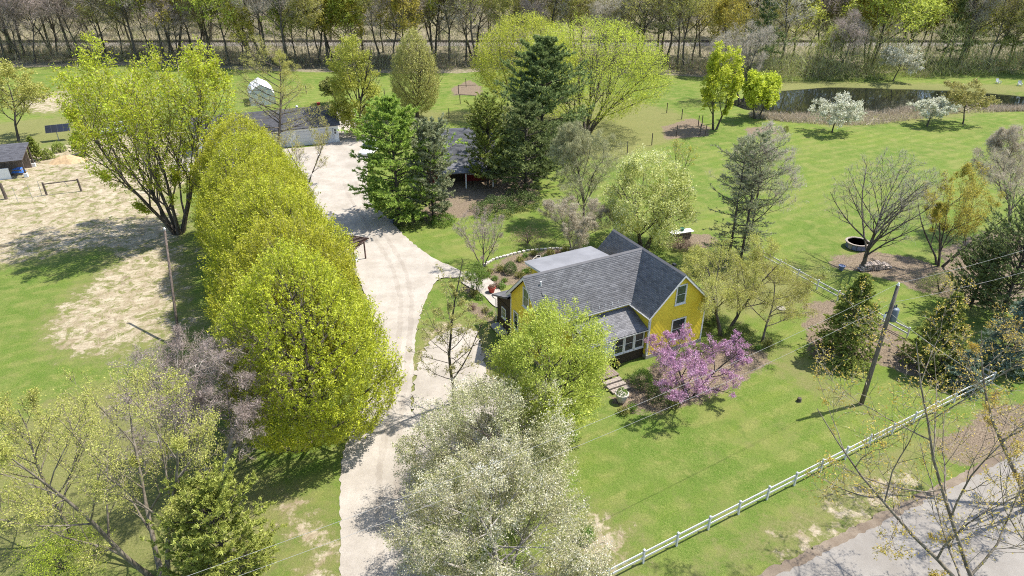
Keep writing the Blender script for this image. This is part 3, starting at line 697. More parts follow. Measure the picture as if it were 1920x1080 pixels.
def window(parent, c, w_, h_, ax, nrm, cols=1, rows=2, trim=.11, glass=None, name='window'):
    """framed sash window centred at c, ax = direction along the wall, nrm = outward"""
    ax, nrm, z = Vector(ax), Vector(nrm), Vector((0, 0, 1)); m = Matrix((ax, nrm, z)).transposed().to_4x4(); m.translation = Vector(c)
    b = MB(); d = .05
    for lo, hi in (((-w_/2 - trim, 0, -h_/2 - trim), (-w_/2, d, h_/2 + trim)), ((w_/2, 0, -h_/2 - trim), (w_/2 + trim, d, h_/2 + trim)),
                   ((-w_/2, 0, h_/2), (w_/2, d, h_/2 + trim)), ((-w_/2, 0, -h_/2 - trim), (w_/2, d, -h_/2))): b.box(lo, hi, 0, m)
    fr = b.build(name, M['trim'], parent)
    s_ = MB(); s_.box((-w_/2 - trim - .05, 0, -h_/2 - trim - .05), (w_/2 + trim + .05, .10, -h_/2 - trim - .002), 0, m); s_.build('sill', M['trim'], fr)
    pw, ph = w_ / cols, h_ / rows
    for i in range(cols):
        for j in range(rows):
            g = MB(); x0, z0 = -w_/2 + i * pw, -h_/2 + j * ph
            g.box((x0 + .025, .004, z0 + .025), (x0 + pw - .025, .018, z0 + ph - .025), 0, m); g.build('pane', glass or M['glass'], fr)
    q = MB(); q.box((-w_/2, .002, -h_/2), (w_/2, .012, h_/2), 0, m); q.build('sash', M['trim'], fr)
    return fr
def siding(name, parent, poly3, mat, nrm, expo=.12, proud=.028):
    """lapped boards over a vertical wall: poly3 = list of (s, z) outline; caller gives frame via nrm=(origin, along, out)"""
    O, a, n_ = (Vector(q) for q in nrm); b = MB(); zs = [p[1] for p in poly3]; z = min(zs)
    def span(zq):
        xs = []
        for i in range(len(poly3)):
            (x0, z0), (x1, z1) = poly3[i], poly3[(i + 1) % len(poly3)]
            if (z0 <= zq) != (z1 <= zq): xs.append(x0 + (zq - z0) / (z1 - z0) * (x1 - x0))
        return (min(xs), max(xs)) if len(xs) >= 2 else None
    while z < max(zs) - .02:
        z1 = min(z + expo, max(zs)); s0, s1 = span(z + .005), span(z1 - .004)
        if s0 and s1:
            Z = Vector((0, 0, 1)); P = lambda s, zz, d: O + a * s + Z * zz + n_ * d
            b.add([P(s0[0], z, proud), P(s0[1], z, proud), P(s1[1], z1, .010), P(s1[0], z1, .010), P(s0[0], z, .008), P(s0[1], z, .008)], [(0, 1, 2, 3), (4, 5, 1, 0)])
        z += expo
    return b.build(name, mat, parent, kind='stuff')

# --- the yellow house, in its own frame: x along the main ridge, y to the back
AX = Vector((.889, .459, 0)).normalized(); rz_h = math.atan2(AX.y, AX.x)
R0 = G(1312, 640); L0 = R0 - AX * 5.7
H = empty('yellow_house', L0, rz_h, label='yellow clapboard farmhouse with grey shingled cross-gable roof', cat='house')
def P3(*p): return tuple(p)
WZ, RZ, XR, YM = 4.3, 7.12, 2.85, 5.3       # eave wall height, ridge, cross ridge x, main ridge y
def gable_block(b, x0, x1, y0, y1, along, z, zr):
    if along == 'y':
        xm = (x0 + x1) / 2; pts = [(x0, z), (x1, z), (xm, zr)]
        b.add([(x0,y0,0),(x1,y0,0),(x1,y0,z),(xm,y0,zr),(x0,y0,z),(x0,y1,0),(x1,y1,0),(x1,y1,z),(xm,y1,zr),(x0,y1,z)], [(0,1,2,3,4),(9,8,7,6,5),(0,4,9,5),(1,6,7,2),(2,7,8,3),(4,3,8,9)])
    else:
        ym = (y0 + y1) / 2
        b.add([(x0,y0,0),(x0,y0,z),(x0,ym,zr),(x0,y1,z),(x0,y1,0),(x1,y0,0),(x1,y0,z),(x1,ym,zr),(x1,y1,z),(x1,y1,0)], [(0,1,2,3,4),(9,8,7,6,5),(0,5,6,1),(4,3,8,9),(1,6,7,2),(3,2,7,8)])
b = MB(); gable_block(b, 0, 5.7, 0, 9.3, 'y', WZ, RZ - .1); b.build('wall', M['yellow'], H)
b = MB(); gable_block(b, -8.3, .05, 2.6, 8.0, 'x', WZ, RZ - .1); b.build('wall', M['yellow'], H)
siding('siding', H, [(0, .35), (5.7, .35), (5.7, WZ), (2.85, RZ - .12), (0, WZ)], M['yellow'], ((0, 0, 0), (1, 0, 0), (0, -1, 0)))
siding('siding', H, [(0, .35), (2.7, .35), (2.7, WZ), (0, WZ)], M['yellow'], ((0, 0, 0), (0, 1, 0), (-1, 0, 0)))
siding('siding', H, [(2.6, .35), (8.0, .35), (8.0, WZ), (5.3, RZ - .12), (2.6, WZ)], M['yellow'], ((-8.3, 0, 0), (0, 1, 0), (-1, 0, 0)))
b = MB(); b.box((-.06, -.06, 0), (5.76, 9.36, .33)); b.box((-8.36, 2.54, 0), (0.5, 8.06, .325)); b.build('foundation', M['concrete'], H)
for x, y in ((-.035, -.035), (5.585, -.035), (-8.335, 2.565), (-8.335, 7.885)):
    b = MB(); b.box((x, y, .3), (x + .15, y + .15, WZ + .05)); b.build('corner_trim', M['trim'], H)
# roof slabs, shingles
pitch = (RZ - WZ) / 2.85
def roof(x0, x1, y0, y1, along, zr, run, ov=.32, th=.1, seed=1, nm='roof', mat='shingle'):
    """gable roof with both slopes; ridge along the given axis"""
    rise = run * pitch; zl = zr - (run + ov) * pitch
    b = MB()
    if along == 'y':
        xm = (x0 + x1) / 2; e0, e1 = xm - run - ov, xm + run + ov
        prof = [(e0, zl), (xm, zr), (e1, zl), (e1, zl - th), (xm, zr - th), (e0, zl - th)]
        vv = [(x, y, z) for y in (y0, y1) for x, z in prof]
        b.add(vv, [(0,5,4,1),(1,4,3,2),(6,7,10,11),(7,8,9,10),(0,1,7,6),(1,2,8,7),(5,11,10,4),(4,10,9,3),(0,6,11,5),(2,3,9,8)])
        r_ = b.build(nm, M[mat], H)
        shingles('shingles', r_, (e0 - .03, y0 - .02, zl - .03 * pitch), (0, y1 - y0 + .04, 0), (run + ov + .03, 0, (run + ov + .03) * pitch), M[mat], seed=seed)
        shingles('shingles', r_, (e1 + .03, y0 - .02, zl - .03 * pitch), (0, y1 - y0 + .04, 0), (-(run + ov + .03), 0, (run + ov + .03) * pitch), M[mat], seed=seed + 1)
        c_ = MB(); c_.add([(xm - .15, y0 - .02, zr - .10), (xm, y0 - .02, zr + .035), (xm + .15, y0 - .02, zr - .10), (xm - .15, y1, zr - .10), (xm, y1, zr + .035), (xm + .15, y1, zr - .10)], [(0,1,4,3),(1,2,5,4)]); 
    else:
        ym = (y0 + y1) / 2; e0, e1 = ym - run - ov, ym + run + ov
        prof = [(e0, zl), (ym, zr), (e1, zl), (e1, zl - th), (ym, zr - th), (e0, zl - th)]
        vv = [(x, y, z) for x in (x0, x1) for y, z in prof]
        b.add(vv, [(0,1,4,5),(1,2,3,4),(6,11,10,7),(7,10,9,8),(0,6,7,1),(1,7,8,2),(5,4,10,11),(4,3,9,10),(0,5,11,6),(2,8,9,3)])
        r_ = b.build(nm, M[mat], H)
        sh = lambda p: p[0] < .2 or (p[2] > zr - abs(2.85 - p[0]) * 0 - 9)
        shingles('shingles', r_, (x0 - .02, e0 - .03, zl - .03 * pitch), (x1 - x0, 0, 0), (0, run + ov + .03, (run + ov + .03) * pitch), M[mat], seed=seed)
        shingles('shingles', r_, (x0 - .02, e1 + .03, zl - .03 * pitch), (x1 - x0, 0, 0), (0, -(run + ov + .03), (run + ov + .03) * pitch), M[mat], seed=seed + 1)
        c_ = MB(); c_.add([(x0 - .02, ym - .15, zr - .10), (x0 - .02, ym, zr + .035), (x0 - .02, ym + .15, zr - .10), (x1, ym - .15, zr - .10), (x1, ym, zr + .035), (x1, ym + .15, zr - .10)], [(0,3,4,1),(1,4,5,2)])
    c_.build('ridge_cap', M[mat], r_); return r_
pr = roof(0, 5.7, -.3, 9.6, 'y', RZ + .12, 2.85, seed=3)
roof(-8.62, 2.83, 2.6, 8.0, 'x', RZ + .11, 2.7, seed=7)
# rake boards on the front gable, gutters, snow guards, vent
for s_ in (-1, 1):
    b = MB(); p0, p1 = Vector((XR, -.32, RZ + .07)), Vector((XR + s_ * 3.2, -.32, RZ + .07 - 3.2 * pitch))
    b.add([p0, p1, p1 - Vector((0, 0, .2)), p0 - Vector((0, 0, .2)), p0 + Vector((0, .05, 0)), p1 + Vector((0, .05, 0)), p1 + Vector((0, .05, -.2)), p0 + Vector((0, .05, -.2))], [(0,1,2,3),(4,7,6,5),(3,2,6,7),(0,4,5,1),(1,5,6,2)])
    b.build('rake_board', M['trim'], H); b = MB(); q0, q1 = Vector((-8.64, YM, RZ + .06)), Vector((-8.64, YM + s_ * 3.0, RZ + .06 - 3.0 * pitch))
    b.add([q0, q1, q1 - Vector((0, 0, .26)), q0 - Vector((0, 0, .26)), q0 + Vector((.05, 0, 0)), q1 + Vector((.05, 0, 0)), q1 + Vector((.05, 0, -.26)), q0 + Vector((.05, 0, -.26))], [(0,1,2,3),(4,7,6,5),(3,2,6,7),(0,4,5,1),(1,5,6,2)])
    b.build('rake_board', M['trim'], H)
ez = RZ + .11 - (2.7 + .32) * pitch
def gutter(p0, p1, nm='gutter'):
    b = MB(); p0, p1 = Vector(p0), Vector(p1); d = (p1 - p0).normalized(); n_ = Vector((d.y, -d.x, 0)); Z = Vector((0, 0, 1)); pr_ = []
    for p in (p0, p1): pr_ += [p, p - Z * .11, p + n_ * .09 - Z * .11, p + n_ * .12, p + n_ * .105, p + n_ * .08 - Z * .09, p + n_ * .015 - Z * .09]
    b.add(pr_, [(i, i + 1, i + 8, i + 7) for i in range(6)]); return b.build(nm, M['white_paint'], H)
gutter((-8.62, 2.28, ez - .02), (-.32, 2.28, ez - .02))
gutter((-.34, 2.3, ez - .12), (-.34, -.3, ez - .12))
for i in range(12):
    x = -7.6 + i * .62; b = MB(); b.box((x, 2.42, ez + .16), (x + .035, 2.46, ez + .36)); b.box((x - .02, 2.42, ez + .1), (x + .055, 2.6, ez + .18)); b.build('snow_guard', M['white_paint'], H)
b = MB(); b.lathe([(.05, 0), (.05, .45), (.07, .46), (.07, .5)], 10, (-7.45, 4.55, 6.35)); b.build('vent_pipe', M['white_paint'], H)
b = MB(); b.cbox((-7.45, 4.05, 6.0), (.34, .30, .14), 0, 0, Matrix.Rotation(math.atan(pitch), 4, 'X')); b.build('roof_vent', M['dark_metal'], H)
b = MB(); b.cbox((3.05, 1.4, RZ + .2), (.22, .3, .16)); b.build('ridge_vent', M['black'], H)
# windows
window(H, (2.85, -.03, 5.35), .85, 1.55, (1, 0, 0), (0, -1, 0), 1, 2, glass=M['glass_green'])
window(H, (3.0, -.03, 2.1), 1.25, 1.75, (1, 0, 0), (0, -1, 0), 1, 2)
window(H, (-8.33, 5.3, 5.2), .8, 1.55, (0, 1, 0), (-1, 0, 0), 2, 2, glass=M['glass_green'])
window(H, (-8.33, 7.0, 2.2), .62, 1.5, (0, 1, 0), (-1, 0, 0), 1, 2)
window(H, (-8.33, 4.2, 2.2), .8, 1.5, (0, 1, 0), (-1, 0, 0), 1, 2)
window(H, (5.718, 3.0, 2.1), .9, 1.6, (0, 1, 0), (1, 0, 0), 1, 2)
window(H, (5.718, 6.5, 2.1), .9, 1.6, (0, 1, 0), (1, 0, 0), 1, 2)
# rear shed dormer with nearly flat roof
b = MB(); b.add([(-6.2,5.5,5.2),(-.3,5.5,5.2),(-.3,8.3,4.4),(-6.2,8.3,4.4),(-6.2,5.5,6.72),(-.3,5.5,6.72),(-.3,8.3,6.42),(-6.2,8.3,6.42)], [(0,4,7,3),(3,7,6,2),(1,2,6,5)]); b.build('dormer_wall', M['yellow'], H)
b = MB(); b.add([(-6.6,5.3,6.92),(-.1,5.3,6.92),(-.1,8.75,6.52),(-6.6,8.75,6.52),(-6.6,5.3,6.70),(-.1,5.3,6.70),(-.1,8.75,6.32),(-6.6,8.75,6.32)], [(0,1,2,3),(7,6,5,4),(0,3,7,4),(2,6,7,3)[::-1],(1,5,6,2)]); o = b.build('dormer_fascia', M['trim'], H)
b = MB(); b.add([(-6.66,5.28,6.945),(-.05,5.28,6.945),(-.05,8.8,6.545),(-6.66,8.8,6.545)], [(0,1,2,3)]); b.build('dormer_roof', M['roof_sheet'], H)
# dark lean-to at the back left
b = MB(); b.box((-8.3, 8.03, 0), (-3.0, 10.6, 2.75)); b.build('lean_to_wall', M['brown_wall'], H)
siding('siding', H, [(8.06, .1), (10.6, .1), (10.6, 2.72), (8.06, 2.72)], M['brown_wall'], ((-8.3, 0, 0), (0, 1, 0), (-1, 0, 0)), .18)
b = MB(); b.add([(-8.65,8.0,3.95),(-2.8,8.0,3.95),(-2.8,10.95,2.85),(-8.65,10.95,2.85),(-8.65,8.0,3.80),(-2.8,8.0,3.80),(-2.8,10.95,2.72),(-8.65,10.95,2.72)], [(0,1,2,3),(7,6,5,4),(0,3,7,4),(3,2,6,7),(1,5,6,2)]); lr = b.build('lean_to_roof', M['shingle'], H)
shingles('shingles', lr, (-8.67, 10.97, 2.85), (5.9, 0, 0), (0, -2.97, 1.12), M['shingle'], seed=21)
b = MB(); b.add([(-8.3,8.03,2.7),(-8.3,10.6,2.7),(-8.3,10.6,2.8),(-8.3,8.03,3.8)], [(0,1,2,3)]); b.build('lean_to_gable', M['brown_wall'], H)
window(H, (-8.33, 9.25, 1.75), .62, .85, (0, 1, 0), (-1, 0, 0), 2, 2, trim=.08)
b = MB(); b.tube([(-8.7, 10.98, 2.8), (-8.62, 10.75, 2.6), (-8.42, 10.66, 2.45), (-8.42, 10.66, .2)], .045, 6); b.build('downspout', M['white_paint'], H)
b = MB(); b.tube([(-8.7, 2.32, ez - .1), (-8.5, 2.45, ez - .5), (-8.42, 2.5, ez - .7), (-8.42, 2.5, .2)], .045, 6); b.build('downspout', M['white_paint'], H)
b = MB(); b.box((-9.2, 8.4, .1), (-8.36, 10.4, .22)); b.build('step_slab', M['concrete'], H)
# glazed front porch under a shed roof
PX, PY = -5.6, .35
b = MB(); b.box((PX, PY + .03, 0), (-.06, 2.58, 1.0)); b.build('porch_base', M['brown_wall'], H)
b = MB(); b.box((PX, PY + .02, 2.55), (-.06, PY + .16, 2.82)); b.box((PX, PY, .98), (-.06, PY + .17, 1.1)); b.box((PX, PY + .3, 1.0), (PX + .1, 2.58, 2.8)); b.build('porch_frame', M['white_paint'], H)
b = MB(); b.add([(PX - .2,PY - .28,2.86),(-.045,PY - .28,2.86),(-.045,2.58,3.72),(PX - .2,2.58,3.72),(PX - .2,PY - .28,2.74),(-.045,PY - .28,2.74),(-.045,2.58,3.6),(PX - .2,2.58,3.6)], [(0,1,2,3),(4,7,6,5),(0,4,5,1),(0,3,7,4)]); pf = b.build('porch_roof', M['shingle'], H)
shingles('shingles', pf, (PX - .22, PY - .31, 2.85), (-.05 - PX + .21, 0, 0), (0, 2.56, .875), M['shingle'], seed=31, tab=.32)
gutter((PX - .2, PY - .28, 2.84), (-.05, PY - .28, 2.84))
for i in range(3): window(H, (-.62 - i * .98, PY, 1.82), .76, 1.34, (1, 0, 0), (0, -1, 0), 1, 2, .1, M['glass'])
b = MB(); b.box((-4.15, PY - .01, .95), (-3.12, PY + .12, 2.56)); b.box((-5.6, PY - .01, .95), (-5.15, PY + .12, 2.56)); b.build('porch_panel', M['white_paint'], H)
b = MB(); b.box((-5.1, PY + .02, .5), (-4.2, PY + .08, 2.52)); dr = b.build('door', M['white_vinyl'], H)
b = MB(); b.lathe([(.035, 0), (.035, .06)], 10, (-4.3, PY + .01, 1.5)); b.build('handle', M['dark_metal'], dr)
b = MB(); b.box((-4.95, PY + .004, 1.5), (-4.4, PY + .018, 2.4)); b.build('pane', M['glass'], dr)
# deck and steps before the porch
DK = empty('porch_deck', H.matrix_basis @ Vector((-4.0, -.1, 0)), rz_h, label='small weathered wooden deck with stone steps before the porch', cat='deck')
for i in range(9):
    b = MB(); b.box((-1.3 + i * .19, -1.25, .48), (-1.3 + i * .19 + .17, .25, .53)); b.build('plank', M['deck_wood'], DK)
for i, (y, z) in enumerate(((-1.3, .40), (-1.75, .26), (-2.2, .13))):
    b = MB(); b.box((-1.25 + .08 * i, y - .42, 0), (.35 + .08 * i, y, z)); b.build('step', M['step_stone'], DK, bevel=.02)
b = MB()
for x in (-1.2, .3):
    for y in (-1.15, .1): b.box((x, y, -.1), (x + .1, y + .1, .478))
b.build('support', M['deck_wood'], DK)

# --- red barn with grey roof behind the pines
def simple_barn(name, loc, rz, L, W, z, zr, wall, roofm, label, cat='barn', ov=.35, seed=1, expo=.2, tab=.5):
    o = empty(name, loc, rz, label=label, cat=cat)
    b = MB(); gable_block(b, -L/2, L/2, -W/2, W/2, 'x', z, zr - .12); b.build('wall', wall, o)
    p = (zr - z) / (W / 2); zl = z - ov * p; b = MB(); hw = W / 2 + ov; x0, x1 = -L/2 - ov, L/2 + ov; th = .12
    prof = [(-hw, zl), (0, zr), (hw, zl), (hw, zl - th), (0, zr - th), (-hw, zl - th)]
    vv = [(x, y, q) for x in (x0, x1) for y, q in prof]
    b.add(vv, [(0,1,4,5),(1,2,3,4),(6,11,10,7),(7,10,9,8),(0,6,7,1),(1,7,8,2),(5,4,10,11),(4,3,9,10),(0,5,11,6),(2,8,9,3)])
    r_ = b.build('roof', roofm, o)
    for s_ in (-1, 1): shingles('shingles', r_, (x0, s_ * (hw + .03), zl - .03 * p), (x1 - x0, 0, 0), (0, -s_ * (hw + .03), (hw + .03) * p), roofm, expo, tab, seed + s_)
    b = MB(); b.add([(x0, -.15, zr - .1), (x0, 0, zr + .04), (x0, .15, zr - .1), (x1, -.15, zr - .1), (x1, 0, zr + .04), (x1, .15, zr - .1)], [(0,3,4,1),(1,4,5,2)]); b.build('ridge_cap', roofm, r_)
    return o
b0 = G(862, 345); bq = G(850, 300, 3.0)
BARN = simple_barn('red_barn', (bq.x + 0.2, bq.y + 3.6, 0), R(9), 9.5, 7.6, 3.2, 6.3, M['red_wall'], M['shingle_barn'], 'dark red barn with grey shingle roof half hidden behind pines', seed=50)
b = MB(); b.add([(-3.2,-3.9,2.9),(4.4,-3.9,2.9),(4.4,-6.6,2.15),(-3.2,-6.6,2.15),(-3.2,-3.9,2.8),(4.4,-3.9,2.8),(4.4,-6.6,2.05),(-3.2,-6.6,2.05)], [(3,2,1,0),(4,5,6,7),(3,7,6,2),(0,4,7,3),(1,2,6,5)]); pr_ = b.build('porch_roof', M['post_wood'], BARN)
shingles('shingles', pr_, (-3.22, -6.62, 2.16), (7.65, 0, 0), (0, 2.72, .75), M['shingle_barn'], .2, .5, 61)
for x in (-3.0, .6, 4.2):
    b = MB(); b.box((x - .08, -6.5, -.1), (x + .08, -6.34, 2.06)); b.build('post', M['white_paint'], BARN)
b = MB(); b.box((-1.2, -3.87, 0), (.6, -3.81, 2.2)); b.build('door', M['brown_wall'], BARN)
for x in (1.6, 3.2, -2.6): window(BARN, (x, -3.81, 1.6), .8, 1.0, (1, 0, 0), (0, -1, 0), 2, 2)

# --- long white garage up the drive, tent shed behind
g0 = G(637, 266); g1 = G(560, 274)
gdir = (g0 - g1).normalized(); grz = math.atan2(gdir.y, gdir.x); gn = Vector((-gdir.y, gdir.x, 0)); GL, GW = 21.0, 8.4
gc = g0 - gdir * (GL / 2) + gn * (GW / 2)
GAR = simple_barn('white_garage', (gc.x, gc.y, 0), grz, GL, GW, 3.0, 4.9, M['white_paint'], M['shingle_dark'], 'long white garage with dark grey roof beside the gravel yard', 'garage', seed=70)
for x in (8.6, 5.2, 1.6, -2.2, -6.0):
    b = MB(); b.box((x - 1.25, -GW/2 - .03, 0), (x + 1.25, -GW/2 + .02, 2.3)); d_ = b.build('door', M['white_vinyl'], GAR)
    for k in range(4):
        q = MB(); q.box((x - 1.2, -GW/2 - .055, .06 + k * .56), (x + 1.2, -GW/2 - .031, .57 + k * .56)); q.build('panel', M['white_vinyl'], d_)
window(GAR, (9.9, -GW/2 - .005, 1.75), .5, .8, (1, 0, 0), (0, -1, 0), 1, 2)
b = MB(); b.lathe([(.16, 0), (.16, .35), (.24, .37), (.05, .55)], 10, (5.0, .3, 4.75)); b.build('vent', M['metal'], GAR)
b = MB(); b.box((8.2, .4, 4.3), (8.7, .9, 5.35)); b.build('chimney', M['terracotta'], GAR)
t0 = G(492, 190); TS = empty('tent_shed', t0, R(22), label='white peaked fabric storage tent beyond the garage', cat='tent')
prof = [(-2.3, 0), (-2.3, 2.0), (-1.6, 3.0), (0, 3.9), (1.6, 3.0), (2.3, 2.0), (2.3, 0)]
b = MB(); n = len(prof); b.add([(x, y, z) for y in (-3.4, 3.4) for x, z in prof], [(i, i + n, i + n + 1, i + 1) for i in range(n - 1)]); b.build('cover', M['tent'], TS)
b = MB(); b.add([(x, -3.36, z) for x, z in prof], [tuple(range(n))]); b.build('end_panel', M['white_vinyl'], TS); b = MB(); b.add([(x, 3.36, z) for x, z in prof], [tuple(range(n))[::-1]]); b.build('end_panel', M['white_vinyl'], TS)
b = MB()
for y in (-3.38, 0, 3.38): b.tube([(x * .985, y, z * .985) for x, z in prof], .03, 6)
b.build('frame', M['metal'], TS)

# --- open shelter at the left edge
s0 = G(25, 335); SH = empty('shelter', s0 + Vector((-1.6, 2.0, 0)), R(20), label='dark roofed open shelter with white wall at the left edge', cat='shelter')
b = MB(); b.add([(-4.2,-2.6,2.5),(2.6,-2.6,2.5),(2.6,2.6,3.5),(-4.2,2.6,3.5),(-4.2,-2.6,2.35),(2.6,-2.6,2.35),(2.6,2.6,3.35),(-4.2,2.6,3.35)], [(0,1,2,3),(7,6,5,4),(0,4,5,1),(1,5,6,2),(2,6,7,3),(3,7,4,0)]); rf = b.build('roof', M['post_wood'], SH)
shingles('shingles', rf, (-4.25, -2.65, 2.52), (6.9, 0, 0), (0, 5.3, 1.02), M['shingle_dark'], .22, .5, 81)
for x, y in ((-4, -2.3), (2.4, -2.3), (2.4, 2.3), (-4, 2.3)):
    b = MB(); b.box((x - .09, y - .09, -.1), (x + .09, y + .09, 2.45 + (y + 2.3) * .19)); ps = b.build('post', M['post_wood'], SH)
    b = MB(); b.box((x - .22, y - .22, -.05), (x + .22, y + .22, .55)); b.build('plinth', M['white_paint'], ps)
b = MB(); b.box((-4.0, -2.42, 0), (.6, -2.24, 1.5)); b.build('wall', M['white_paint'], SH)
b = MB(); b.box((-3.6, 1.9, 0), (2.2, 2.1, 2.6)); b.build('back_wall', M['deck_wood'], SH)
o = empty('tarp_stack', SH.matrix_basis @ Vector((1.2, -.6, 0)), R(12), label='pallet under a crumpled blue tarp inside the shelter', cat='pallet')
b = MB(); rg_ = random.Random(4); N_ = 7
b.add([(i * .24 - .75, j * .2 - .6, .85 + rg_.uniform(-.07, .09) - (.5 if i in (0, N_ - 1) or j in (0, N_ - 1) else 0)) for i in range(N_) for j in range(N_)], [(i*N_+j, (i+1)*N_+j, (i+1)*N_+j+1, i*N_+j+1) for i in range(N_-1) for j in range(N_-1)]); b.build('tarp', M['blue_tarp'], o)
b = MB(); b.box((-.6, -.5, 0), (.55, .5, .78)); b.build('load', M['deck_wood'], o)

# ------------------------------------------------------------------ fences, poles, wires
def white_fence(p0, p1, label, step=2.44, h=1.02):
    d = p1 - p0; L = d.length; n = max(1, round(L / step)); st = L / n; rz = math.atan2(d.y, d.x)
    o = empty('white_fence', p0, rz, label=label, cat='fence')
    b = MB(); b.box((-.05, -.05, -.2), (.05, .05, h + .03)); pm = b.mesh('post', M['white_vinyl'])
    b = MB(); b.add([(-.066,-.066,0),(.066,-.066,0),(.066,.066,0),(-.066,.066,0),(-.066,-.066,.03),(.066,-.066,.03),(.066,.066,.03),(-.066,.066,.03),(0,0,.09)], [(3,2,1,0),(0,1,5,4),(1,2,6,5),(2,3,7,6),(3,0,4,7),(4,5,8),(5,6,8),(6,7,8),(7,4,8)]); cm = b.mesh('cap', M['white_vinyl'])
    b = MB(); b.box((.052, -.02, -.062), (st - .052, .02, .062)); rm = b.mesh('rail', M['white_vinyl'])
    rr_ = random.Random(3)
    for i in range(n + 1):
        q = link(bpy.data.objects.new('post', pm), o); q.location = (i * st, 0, 0); q.rotation_euler = (rr_.gauss(0, .008), rr_.gauss(0, .008), 0)
        c_ = link(bpy.data.objects.new('cap', cm), q); c_.location = (0, 0, h + .032)
        if i < n:
            for z in (h - .13, .45):
                r_ = link(bpy.data.objects.new('rail', rm), o); r_.location = (i * st, 0, z + rr_.gauss(0, .008))
    return o
F0 = FA - fdir * 2.44 * 4
white_fence(F0, FB, 'white two-rail vinyl fence running along the road lawn')
white_fence(G(1428, 487), G(1700, 634), 'white two-rail fence slanting behind the green spruce in mulch')
white_fence(G(1735, 653), FB, 'short white two-rail fence between the dark evergreens')
def wood_posts(pts, h, r_, name, label, group=None, mat='post_wood'):
    for i, p in enumerate(pts):
        b = MB(); b.tube([(0, 0, -.2), (0, 0, h * .5), (.02, .01, h)], [r_, r_ * .95, r_ * .9], 7)
        o = b.build(name, M[mat], label=label, cat='post', group=group); o.location = G(*p); o.rotation_euler = (random.Random(i).gauss(0, .03), random.Random(i + 9).gauss(0, .03), 0)
PASTURE = [(1250,212),(1278,224),(1309,237),(1316,237),(1312,254),(1322,255),(1268,256),(1222,272),(1176,288),(1130,304)]
wood_posts(PASTURE, 1.9, .08, 'fence_post', 'dark wooden pasture fence post left of the pond', 'pasture fence posts by the pond')
wood_posts([(860,176),(874,163),(863,194),(893,197),(842,222),(905,226),(613,180),(575,176),(722,183)], 1.8, .08, 'fence_post', 'dark post of the pasture enclosure beyond the barn', 'pasture fence posts beyond the barn')
def strand(name, a, b_, sag, r_, label, cat, mat='wire', n=24, parent=None, sides=5):
    a, b_ = Vector(a), Vector(b_); pts = [a.lerp(b_, k / n) - Vector((0, 0, sag * 4 * (k / n) * (1 - k / n))) for k in range(n + 1)]
    m = MB(); m.tube(pts, r_, sides); return m.build(name, M[mat], parent, smooth=True, label=label, cat=cat)
def rail_between(a, b_, za, zb, r_, name, label):
    a, b_ = G(*a), G(*b_); m = MB(); m.tube([(a.x, a.y, za), (b_.x, b_.y, zb)], r_, 6); return m.build(name, M['post_wood'], label=label, cat='rail')
rail_between((860,176), (893,176), 1.7, 1.75, .06, 'fence_rail', 'top rail of the far pasture enclosure beside the willow')
rail_between((863,194), (893,197), 1.7, 1.75, .06, 'fence_rail', 'top rail of the near pasture enclosure beside the willow')
rail_between((1316,250), (1340,247), 1.3, 1.5, .05, 'fence_rail', 'pale brace rail at the pasture corner posts')
# utility pole with transformer
up = G(1615, 757)
UP = empty('utility_pole', up, R(25), label='tall wooden utility pole with grey transformer on the lawn', cat='utility pole')
b = MB(); b.tube([(0, 0, -.3), (.01, 0, 3), (.02, 0, 7), (.03, 0, 10.0)], [.17, .155, .135, .115], 12); b.build('pole', M['pole_wood'], UP, smooth=True)
b = MB(); b.lathe([(.0, 0), (.27, .02), (.29, .1), (.29, .95), (.25, 1.02), (.0, 1.05)], 16, (.50, 0, 7.1)); tr_ = b.build('transformer', M['transformer'], UP, smooth=True)
b = MB()
for x in (.38, .62): b.lathe([(.05, 0), (.07, .06), (.04, .1), (.07, .15), (.03, .24)], 8, (x, .05, 8.12))
b.build('bushing', M['dark_metal'], tr_)
b = MB(); b.box((.1, -.04, 7.35), (.26, .04, 7.45)); b.box((.1, -.04, 7.85), (.26, .04, 7.95)); b.box((-.42, -.03, 7.9), (-.1, .03, 8.0)); b.build('bracket', M['dark_metal'], UP)
b = MB(); b.lathe([(.06, 0), (.08, .08), (.05, .12), (.08, .17), (.04, .3)], 8, (-.4, 0, 7.6)); b.build('fuse_cutout', M['white_paint'], UP)
b = MB(); b.lathe([(.06, 0), (.09, .05), (.05, .1), (.08, .14), (.03, .24)], 8, (.03, 0, 10.0)); b.build('insulator', M['white_paint'], UP)
b = MB(); b.tube([(.03, 0, 9.6), (-.25, .0, 8.6), (-.35, .0, 8.0)], .012, 4); b.tube([(.5, 0, 8.2), (.3, .1, 8.9), (.05, 0, 9.5)], .012, 4); b.build('jumper', M['wire'], UP)
top = up + Vector((.03, 0, 10.2)); mid = up + Vector((.0, 0, 8.7))
strand('power_line', top, G(2080, 415, 10.4), .35, .008, 'overhead wire leaving the pole top toward the upper right', 'wire')
strand('power_line', mid, G(2080, 462, 8.8), .35, .008, 'lower overhead wire running right over the dark evergreens', 'wire')
strand('power_line', top, G(150, 1150, 10.5), 1.1, .008, 'upper overhead wire crossing the front lawn toward lower left', 'wire', n=40)
strand('power_line', mid, G(150, 1185, 9.0), 1.1, .008, 'lower overhead wire crossing the front lawn toward lower left', 'wire', n=40)
strand('service_wire', up + Vector((0, 0, 7.9)), G(1900, 740, 5.2), .3, .016, 'thin service wire dropping from the pole to the right', 'wire')
